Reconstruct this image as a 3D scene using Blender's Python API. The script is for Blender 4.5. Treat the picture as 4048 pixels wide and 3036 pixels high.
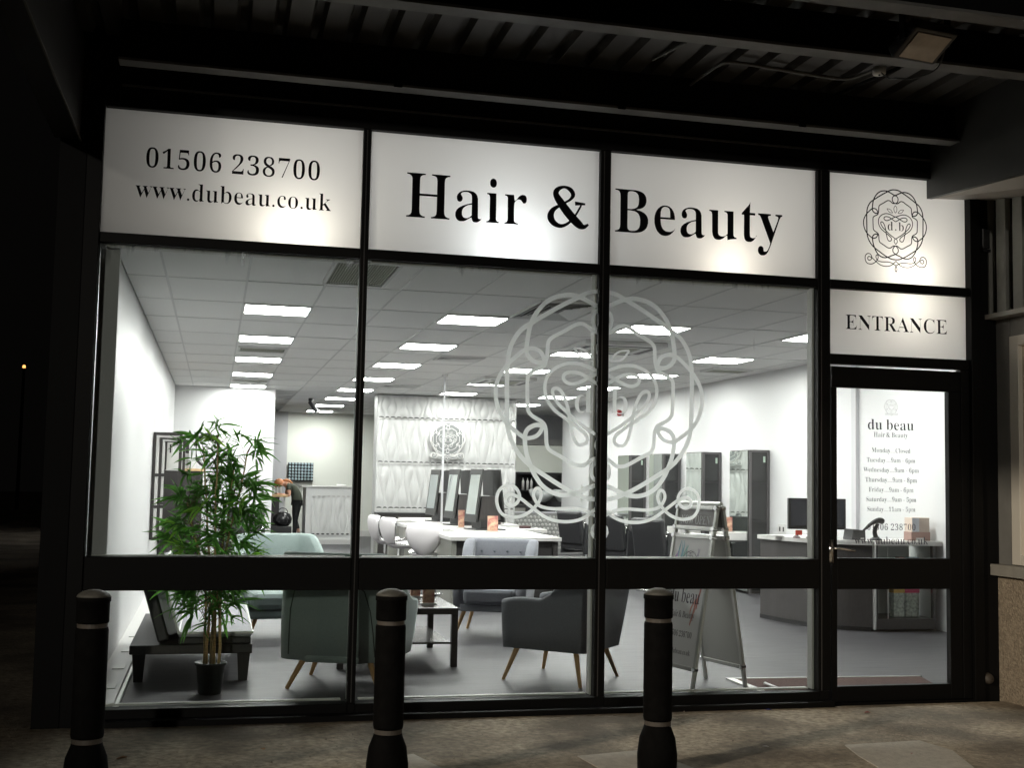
import bpy, bmesh, math, random
from mathutils import Vector, Matrix, noise
from mathutils.geometry import tessellate_polygon
R=math.radians
rnd=random.Random(7)
for o in list(bpy.data.objects): bpy.data.objects.remove(o,do_unlink=True)
SC=bpy.context.scene; COL=SC.collection
# ---------------------------------------------------------------- camera, world, light, exposure
cam=bpy.data.cameras.new('camera'); cam.sensor_width=36; cam.lens=41.97; cam.clip_start=.05; cam.clip_end=500
co=bpy.data.objects.new('camera',cam); COL.objects.link(co); SC.camera=co
YAW,PIT,ROL=0.24181353,0.08033147,0.01964701
fw=Vector((math.sin(YAW)*math.cos(PIT),math.cos(YAW)*math.cos(PIT),math.sin(PIT)))
r0=Vector((math.cos(YAW),-math.sin(YAW),0)); u0=r0.cross(fw)
rr=math.cos(ROL)*r0+math.sin(ROL)*u0; uu=-math.sin(ROL)*r0+math.cos(ROL)*u0
m=Matrix((rr,uu,-fw)).transposed().to_4x4(); m.translation=Vector((0,-7.33,1.44)); co.matrix_world=m
W=bpy.data.worlds.new('World'); SC.world=W; W.use_nodes=True
wb=W.node_tree.nodes['Background']; wb.inputs[0].default_value=(.55,.5,.45,1); wb.inputs[1].default_value=.0018
def lamp(kind,name,loc,energy,color,size=.1,to=None,spot=None,blend=.5):
    l=bpy.data.lights.new(name,kind); l.energy=energy; l.color=color
    if kind=='AREA': l.size=size
    else: l.shadow_soft_size=size
    if spot: l.spot_size=R(spot); l.spot_blend=blend
    o=bpy.data.objects.new(name,l); o.location=loc; COL.objects.link(o)
    if to is not None: o.rotation_euler=(Vector(to)-Vector(loc)).to_track_quat('-Z','Y').to_euler()
    return o
# a car-park street lamp stands behind the photographer, to the left
lamp('SPOT','street_and_fill_light',(-13,-10,7.0),4700,(1,.86,.68),.3,to=(5.0,-1.0,1.0),spot=24,blend=1.0)
# added fill spot, far behind the camera, to brighten the chair backs
lamp('SPOT','street_and_fill_light',(-8,-40,6.6),4600,(1,.93,.82),.35,to=(2.2,0,1.6),spot=17,blend=.8)
# spotlights in the void behind the translucent fascia panels
for (lx,lz,e,c) in ((.42,2.90,19,(1,.93,.80)),(1.80,2.89,25,(.93,.98,1.0)),(3.30,2.87,17,(1,.90,.76)),(4.66,2.89,20,(1,.92,.78))):
    lamp('POINT','fascia_light',(lx,.24,lz),e*.21,c,.05)
    a_=lamp('AREA','fascia_fill',(lx,.86,3.3),2.3,(1,.98,.95),.5,to=(lx,0,3.25))  # added fill, stands in for room light spilling into the void
lamp('POINT','fascia_light',(4.66,.30,2.73),4.2,(1,.93,.80),.05)  # added point light for spotlight spill on the entrance panel
SC.view_settings.view_transform='Standard'; SC.view_settings.look='None'; SC.view_settings.gamma=1
SC.view_settings.exposure=0.58
SC.cycles.use_denoising=True; SC.cycles.max_bounces=10; SC.cycles.transparent_max_bounces=16
SC.cycles.diffuse_bounces=6; SC.cycles.sample_clamp_indirect=4; SC.cycles.caustics_reflective=False; SC.cycles.caustics_refractive=False

# ---------------------------------------------------------------- materials
MT={}
def mat(name,col=(.5,.5,.5),rough=.5,metal=0,var=0,vs=6,bump=0,bs=40,emit=0,stretch=None,spec=.5,trans=0,sheen=0,objvar=0,dark=None,dscale=1.5,damt=.5,voronoi=False,ecol=None):
    if name in MT: return MT[name]
    M=bpy.data.materials.new(name); M.use_nodes=True; nt=M.node_tree; N=nt.nodes; L=nt.links
    b=N['Principled BSDF']; b.inputs['Base Color'].default_value=(*col,1); b.inputs['Roughness'].default_value=rough
    b.inputs['Metallic'].default_value=metal; b.inputs['Specular IOR Level'].default_value=spec
    if sheen: b.inputs['Sheen Weight'].default_value=sheen
    tc=N.new('ShaderNodeTexCoord'); mp=N.new('ShaderNodeMapping'); L.new(tc.outputs['Object'],mp.inputs['Vector'])
    if stretch: mp.inputs['Scale'].default_value=stretch
    out=None
    if var or dark or objvar:
        src=None
        if var:
            n=N.new('ShaderNodeTexNoise'); n.inputs['Scale'].default_value=vs; n.inputs['Detail'].default_value=6; n.inputs['Roughness'].default_value=.6
            L.new(mp.outputs[0],n.inputs['Vector'])
            cr=N.new('ShaderNodeValToRGB'); cr.color_ramp.elements[0].position=.3; cr.color_ramp.elements[1].position=.7
            cr.color_ramp.elements[0].color=(*[c*(1-var) for c in col],1); cr.color_ramp.elements[1].color=(*[min(1,c*(1+var)) for c in col],1)
            L.new(n.outputs[0],cr.inputs[0]); src=cr.outputs[0]
        if dark:
            n2=N.new('ShaderNodeTexNoise'); n2.inputs['Scale'].default_value=dscale; n2.inputs['Detail'].default_value=5
            L.new(tc.outputs['Object'],n2.inputs['Vector'])
            c2=N.new('ShaderNodeValToRGB'); c2.color_ramp.elements[0].position=.42; c2.color_ramp.elements[1].position=.62
            L.new(n2.outputs[0],c2.inputs[0])
            mx=N.new('ShaderNodeMixRGB'); mx.inputs[2].default_value=(*dark,1)
            ma=N.new('ShaderNodeMath'); ma.operation='MULTIPLY'; ma.inputs[1].default_value=damt; L.new(c2.outputs[0],ma.inputs[0]); L.new(ma.outputs[0],mx.inputs[0])
            if src: L.new(src,mx.inputs[1])
            else: mx.inputs[1].default_value=(*col,1)
            src=mx.outputs[0]
        if objvar:
            oi=N.new('ShaderNodeObjectInfo'); hs=N.new('ShaderNodeHueSaturation')
            mr=N.new('ShaderNodeMapRange'); mr.inputs[3].default_value=1-objvar; mr.inputs[4].default_value=1+objvar
            L.new(oi.outputs['Random'],mr.inputs[0]); L.new(mr.outputs[0],hs.inputs['Value'])
            if src: L.new(src,hs.inputs['Color'])
            else: hs.inputs['Color'].default_value=(*col,1)
            src=hs.outputs[0]
        L.new(src,b.inputs['Base Color'])
    if bump:
        if voronoi:
            nb=N.new('ShaderNodeTexVoronoi'); nb.inputs['Scale'].default_value=bs
        else:
            nb=N.new('ShaderNodeTexNoise'); nb.inputs['Scale'].default_value=bs; nb.inputs['Detail'].default_value=4
        L.new(mp.outputs[0],nb.inputs['Vector']); bp=N.new('ShaderNodeBump'); bp.inputs['Strength'].default_value=bump; bp.inputs['Distance'].default_value=.01
        L.new(nb.outputs[0],bp.inputs['Height']); L.new(bp.outputs[0],b.inputs['Normal'])
    if emit:
        b.inputs['Emission Color'].default_value=(*(ecol or col),1); b.inputs['Emission Strength'].default_value=emit
    if trans:
        tr=N.new('ShaderNodeBsdfTranslucent'); mix=N.new('ShaderNodeMixShader'); mix.inputs[0].default_value=trans
        tr.inputs[0].default_value=(*col,1)
        if b.inputs['Base Color'].links: L.new(b.inputs['Base Color'].links[0].from_socket,tr.inputs[0])
        L.new(b.outputs[0],mix.inputs[1]); L.new(tr.outputs[0],mix.inputs[2]); L.new(mix.outputs[0],N['Material Output'].inputs[0])
    MT[name]=M; return M
def glass_mat(name,smear=False,tint=(.96,.985,.97)):
    M=bpy.data.materials.new(name); M.use_nodes=True; nt=M.node_tree; N=nt.nodes; L=nt.links
    N.remove(N['Principled BSDF']); t=N.new('ShaderNodeBsdfTransparent'); t.inputs[0].default_value=(*tint,1)
    g=N.new('ShaderNodeBsdfGlossy'); g.inputs['Roughness'].default_value=.0
    f=N.new('ShaderNodeFresnel'); f.inputs[0].default_value=1.25
    mx=N.new('ShaderNodeMixShader'); L.new(f.outputs[0],mx.inputs[0]); L.new(t.outputs[0],mx.inputs[1]); L.new(g.outputs[0],mx.inputs[2])
    res=mx.outputs[0]
    if smear:   # dried cleaning drips along the head of the pane (world height 2.6 - 2.79)
        tc=N.new('ShaderNodeTexCoord'); mp=N.new('ShaderNodeMapping'); mp.inputs['Scale'].default_value=(22,22,3.2); L.new(tc.outputs['Object'],mp.inputs[0])
        n=N.new('ShaderNodeTexNoise'); n.inputs['Scale'].default_value=1.0; n.inputs['Detail'].default_value=5; L.new(mp.outputs[0],n.inputs['Vector'])
        n3=N.new('ShaderNodeTexNoise'); n3.inputs['Scale'].default_value=1.6; L.new(tc.outputs['Object'],n3.inputs['Vector'])
        sx=N.new('ShaderNodeSeparateXYZ'); L.new(tc.outputs['Object'],sx.inputs[0])
        mr=N.new('ShaderNodeMapRange'); mr.inputs[1].default_value=2.66; mr.inputs[2].default_value=2.79; mr.inputs[3].default_value=0; mr.inputs[4].default_value=.42; L.new(sx.outputs[2],mr.inputs[0])
        a=N.new('ShaderNodeMath'); a.operation='ADD'; L.new(n.outputs[0],a.inputs[0]); L.new(mr.outputs[0],a.inputs[1])
        a2=N.new('ShaderNodeMath'); a2.operation='ADD'; L.new(a.outputs[0],a2.inputs[0]); L.new(n3.outputs[0],a2.inputs[1])
        m2=N.new('ShaderNodeMapRange'); m2.inputs[1].default_value=1.36; m2.inputs[2].default_value=1.6; m2.inputs[3].default_value=0; m2.inputs[4].default_value=.3; L.new(a2.outputs[0],m2.inputs[0])
        tl=N.new('ShaderNodeBsdfTranslucent'); tl.inputs[0].default_value=(.9,.93,.95,1)
        m3=N.new('ShaderNodeMixShader'); L.new(m2.outputs[0],m3.inputs[0]); L.new(res,m3.inputs[1]); L.new(tl.outputs[0],m3.inputs[2]); res=m3.outputs[0]
    L.new(res,N['Material Output'].inputs[0]); return M
mirror=mat('mirror_glass',(.82,.88,.84),.02,1)
m_black=mat('black_frame_paint',(.005,.005,.005),.5,spec=.12)
m_inner=mat('pale_inner_frame',(.72,.72,.68),.5)
m_glass=glass_mat('window_glass',True); m_glass2=glass_mat('plain_glass')
m_sign=mat('frosted_sign_vinyl',(.78,.78,.76),.45,trans=.75)
m_ink=mat('black_vinyl',(.008,.008,.01),.9,spec=.1)
m_ink2=mat('grey_vinyl',(.07,.07,.08),.6)
m_frost=mat('etched_vinyl',(.96,.98,.96),.8,trans=.97,spec=.1)
m_wall=mat('white_wall_paint',(.60,.60,.605),.38,var=.015,vs=2,bump=.03,bs=60)
m_wall2=mat('cream_wall_paint',(.66,.67,.62),.6,var=.015,vs=2)
m_wallg=mat('grey_wall_paint',(.46,.46,.48),.6)
m_tile=mat('ceiling_tile',(.88,.875,.86),.9,bump=.5,bs=150,objvar=.02)
m_grid=mat('ceiling_grid',(.66,.66,.65),.5)
m_light=mat('light_diffuser',(1,1,1),.5,emit=41,ecol=(1,.985,.96))
m_floor=mat('vinyl_floor',(.036,.035,.039),.5,var=.6,vs=4,stretch=(.6,6,1),bump=.04,bs=60,spec=.4)
m_ground=mat('pavement_concrete',(.40,.34,.255),.95,var=.5,vs=22,bump=1.0,bs=45,dark=(.13,.11,.085),dscale=1.3,damt=.85)
m_patch=mat('repair_concrete',(.50,.47,.41),.9,var=.15,vs=20,bump=.5,bs=60)
m_steel=mat('black_steel_paint',(.006,.006,.006),.6,spec=.12)
m_flange=mat('lit_flange_paint',(.12,.12,.115),.6,var=.3,vs=3)  # flanges paler than the black webs: light on them put into the colour
m_deck=mat('galvanised_deck',(.038,.035,.03),.45,.0,var=.2,vs=2,stretch=(1,.2,1))
m_chrome=mat('chrome',(.8,.8,.8),.12,1)
m_alu=mat('brushed_aluminium',(.62,.62,.60),.35,.7)
m_plastic=mat('black_plastic',(.012,.012,.013),.4)
m_leather=mat('black_leather',(.022,.022,.024),.38,bump=.15,bs=120)
m_wleather=mat('white_leather',(.62,.59,.61),.35)
m_green=mat('sage_fabric',(.25,.31,.30),.9,var=.06,vs=90,bump=.25,bs=300,sheen=.3)
m_grey=mat('grey_fabric',(.185,.192,.22),.9,var=.10,vs=120,bump=.25,bs=320,sheen=.2)
m_wood=mat('beech_leg',(.48,.29,.13),.45,var=.15,vs=8,stretch=(6,6,1))
m_darkwood=mat('dark_ash_laminate',(.024,.021,.020),.5,var=.3,vs=12,stretch=(12,12,.8))
m_white=mat('white_laminate',(.55,.54,.53),.3)
m_relief=mat('white_relief_panel',(.37,.37,.366),.45)
m_tbar=mat('timber_bar_top',(.55,.38,.20),.4,var=.2,vs=10,stretch=(1,8,8))

# ---------------------------------------------------------------- helpers
class MB:
    def __init__(s): s.v=[]; s.f=[]
    def add(s,v,f):
        n=len(s.v); s.v+= [tuple(p) for p in v]; s.f+= [tuple(i+n for i in q) for q in f]; return s
    def box(s,x0,x1,y0,y1,z0,z1,M=None):
        v=[Vector((x,y,z)) for z in (z0,z1) for y in (y0,y1) for x in (x0,x1)]
        if M is not None: v=[M@p for p in v]
        return s.add(v,[(0,2,3,1),(4,5,7,6),(0,1,5,4),(2,6,7,3),(0,4,6,2),(1,3,7,5)])
    def cyl(s,p0,p1,r0,r1=None,n=12,cap=True):
        p0=Vector(p0);p1=Vector(p1); r1=r0 if r1 is None else r1
        d=(p1-p0).normalized(); a=d.orthogonal().normalized(); b=d.cross(a)
        v=[p+ (a*math.cos(t)+b*math.sin(t))*r for p,r in ((p0,r0),(p1,r1)) for t in [2*math.pi*i/n for i in range(n)]]
        f=[(i,(i+1)%n,n+(i+1)%n,n+i) for i in range(n)]
        if cap: f+=[tuple(range(n))[::-1],tuple(range(n,2*n))]
        return s.add(v,f)
    def lathe(s,prof,c=(0,0,0),n=24,M=None):
        v=[];f=[];k=len(prof)
        for i in range(n):
            t=2*math.pi*i/n
            for r,z in prof:
                p=Vector((c[0]+r*math.cos(t),c[1]+r*math.sin(t),c[2]+z)); v.append(M@p if M is not None else p)
        for i in range(n):
            for j in range(k-1):
                a=i*k+j;b=((i+1)%n)*k+j; f.append((a,b,b+1,a+1))
        f.append(tuple(i*k for i in range(n))[::-1]); f.append(tuple(i*k+k-1 for i in range(n)))
        return s.add(v,f)
    def tube(s,pts,r,n=8,closed=False):
        P=[Vector(p) for p in pts]; m_=len(P); v=[];f=[]; up=None
        for i,p in enumerate(P):
            a=P[(i-1)%m_] if (closed or i>0) else p; b=P[(i+1)%m_] if (closed or i<m_-1) else p
            d=(b-a).normalized()
            if up is None: up=d.orthogonal().normalized()
            up=(up-d*up.dot(d)); up=up.normalized() if up.length>1e-6 else d.orthogonal().normalized()
            q=d.cross(up)
            rad=r[i] if isinstance(r,(list,tuple)) else r
            for k in range(n):
                t=2*math.pi*k/n; v.append(p+(up*math.cos(t)+q*math.sin(t))*rad)
        for i in range(m_ if closed else m_-1):
            j=(i+1)%m_
            for k in range(n): f.append((i*n+k,i*n+(k+1)%n,j*n+(k+1)%n,j*n+k))
        if not closed: f+=[tuple(range(n))[::-1],tuple(range((m_-1)*n,m_*n))]
        return s.add(v,f)
    def prism(s,poly,h0,h1,axis='z'):
        n=len(poly)
        def P(a,b,h): return (a,b,h) if axis=='z' else ((a,h,b) if axis=='y' else (h,a,b))
        v=[P(a,b,h0) for a,b in poly]+[P(a,b,h1) for a,b in poly]
        f=[(i,(i+1)%n,n+(i+1)%n,n+i) for i in range(n)]+[tuple(range(n))[::-1],tuple(range(n,2*n))]
        return s.add(v,f)
    def poly(s,loops,fn):   # flat polygon with holes
        flat=[p for l in loops for p in l]
        tri=tessellate_polygon([[Vector((a,b,0)) for a,b in l] for l in loops])
        return s.add([fn(a,b) for a,b in flat],[tuple(t) for t in tri])
    def grid(s,nu,nv,fn):
        v=[fn(i/nu,j/nv) for j in range(nv+1) for i in range(nu+1)]
        f=[(j*(nu+1)+i,j*(nu+1)+i+1,(j+1)*(nu+1)+i+1,(j+1)*(nu+1)+i) for j in range(nv) for i in range(nu)]
        return s.add(v,f)
    def mesh(s,name,fix=True):
        me=bpy.data.meshes.new(name); me.from_pydata(s.v,[],s.f); 
        if fix:
            bm=bmesh.new(); bm.from_mesh(me); bmesh.ops.recalc_face_normals(bm,faces=bm.faces); bm.to_mesh(me); bm.free()
        me.update(); return me
def obj(name,mb,m,parent=None,loc=(0,0,0),rot=None,bevel=0,smooth=False,world=False,sub=0,fix=True):
    me=mb.mesh(name,fix) if isinstance(mb,MB) else mb
    if m is not None and not me.materials: me.materials.append(m)
    o=bpy.data.objects.new(name,me); COL.objects.link(o); o.location=loc
    if rot: o.rotation_euler=rot
    if parent is not None:
        o.parent=parent
        if world: o.location=Vector(loc)-WP(parent)
    if smooth:
        for p in me.polygons: p.use_smooth=True
    if bevel:
        md=o.modifiers.new('bevel','BEVEL'); md.width=bevel; md.segments=2; md.limit_method='ANGLE'
        if smooth is None: pass
    if sub:
        md=o.modifiers.new('sub','SUBSURF'); md.levels=sub; md.render_levels=sub
    return o
def WP(o):
    p=Vector((0,0,0))
    while o is not None: p+=o.location; o=o.parent
    return p
def tag(o,label=None,cat=None,group=None,kind=None):
    if label: o['label']=label
    if cat: o['category']=cat
    if group: o['group']=group
    if kind: o['kind']=kind
    return o
def thing(name,label,cat,loc=(0,0,0),rz=0,group=None):
    o=bpy.data.objects.new(name,None); o.empty_display_size=.1; COL.objects.link(o); o.location=loc; o.rotation_euler=(0,0,rz)
    return tag(o,label,cat,group)
def copy_tree(root,loc,rz,label,group=None):
    def cp(o,par):
        c=o.copy(); COL.objects.link(c); c.parent=par
        for ch in [x for x in KIDS.get(o.name,[])]: cp(ch,c)
        return c
    KIDS={}
    for x in bpy.data.objects:
        if x.parent: KIDS.setdefault(x.parent.name,[]).append(x)
    c=cp(root,None); c.location=loc; c.rotation_euler=(0,0,rz); c['label']=label
    if group: c['group']=group
    return c
def struct(name,mb,m,**k): return tag(obj(name,mb,m,**k),kind='structure')
B=lambda *a,**k: MB().box(*a,**k)
def smooth_curve(pts,closed=False,k=6):
    n=len(pts); out=[]
    rng=range(n if closed else n-1)
    for i in rng:
        g=lambda j: Vector(pts[j%n]) if closed else Vector(pts[max(0,min(n-1,j))])
        p0,p1,p2,p3=g(i-1),g(i),g(i+1),g(i+2)
        for j in range(k):
            t=j/k; out.append(.5*((2*p1)+(p2-p0)*t+(2*p0-5*p1+4*p2-p3)*t*t+(3*p1-p0-3*p2+p3)*t**3))
    if not closed: out.append(Vector(pts[-1]))
    return out

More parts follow.
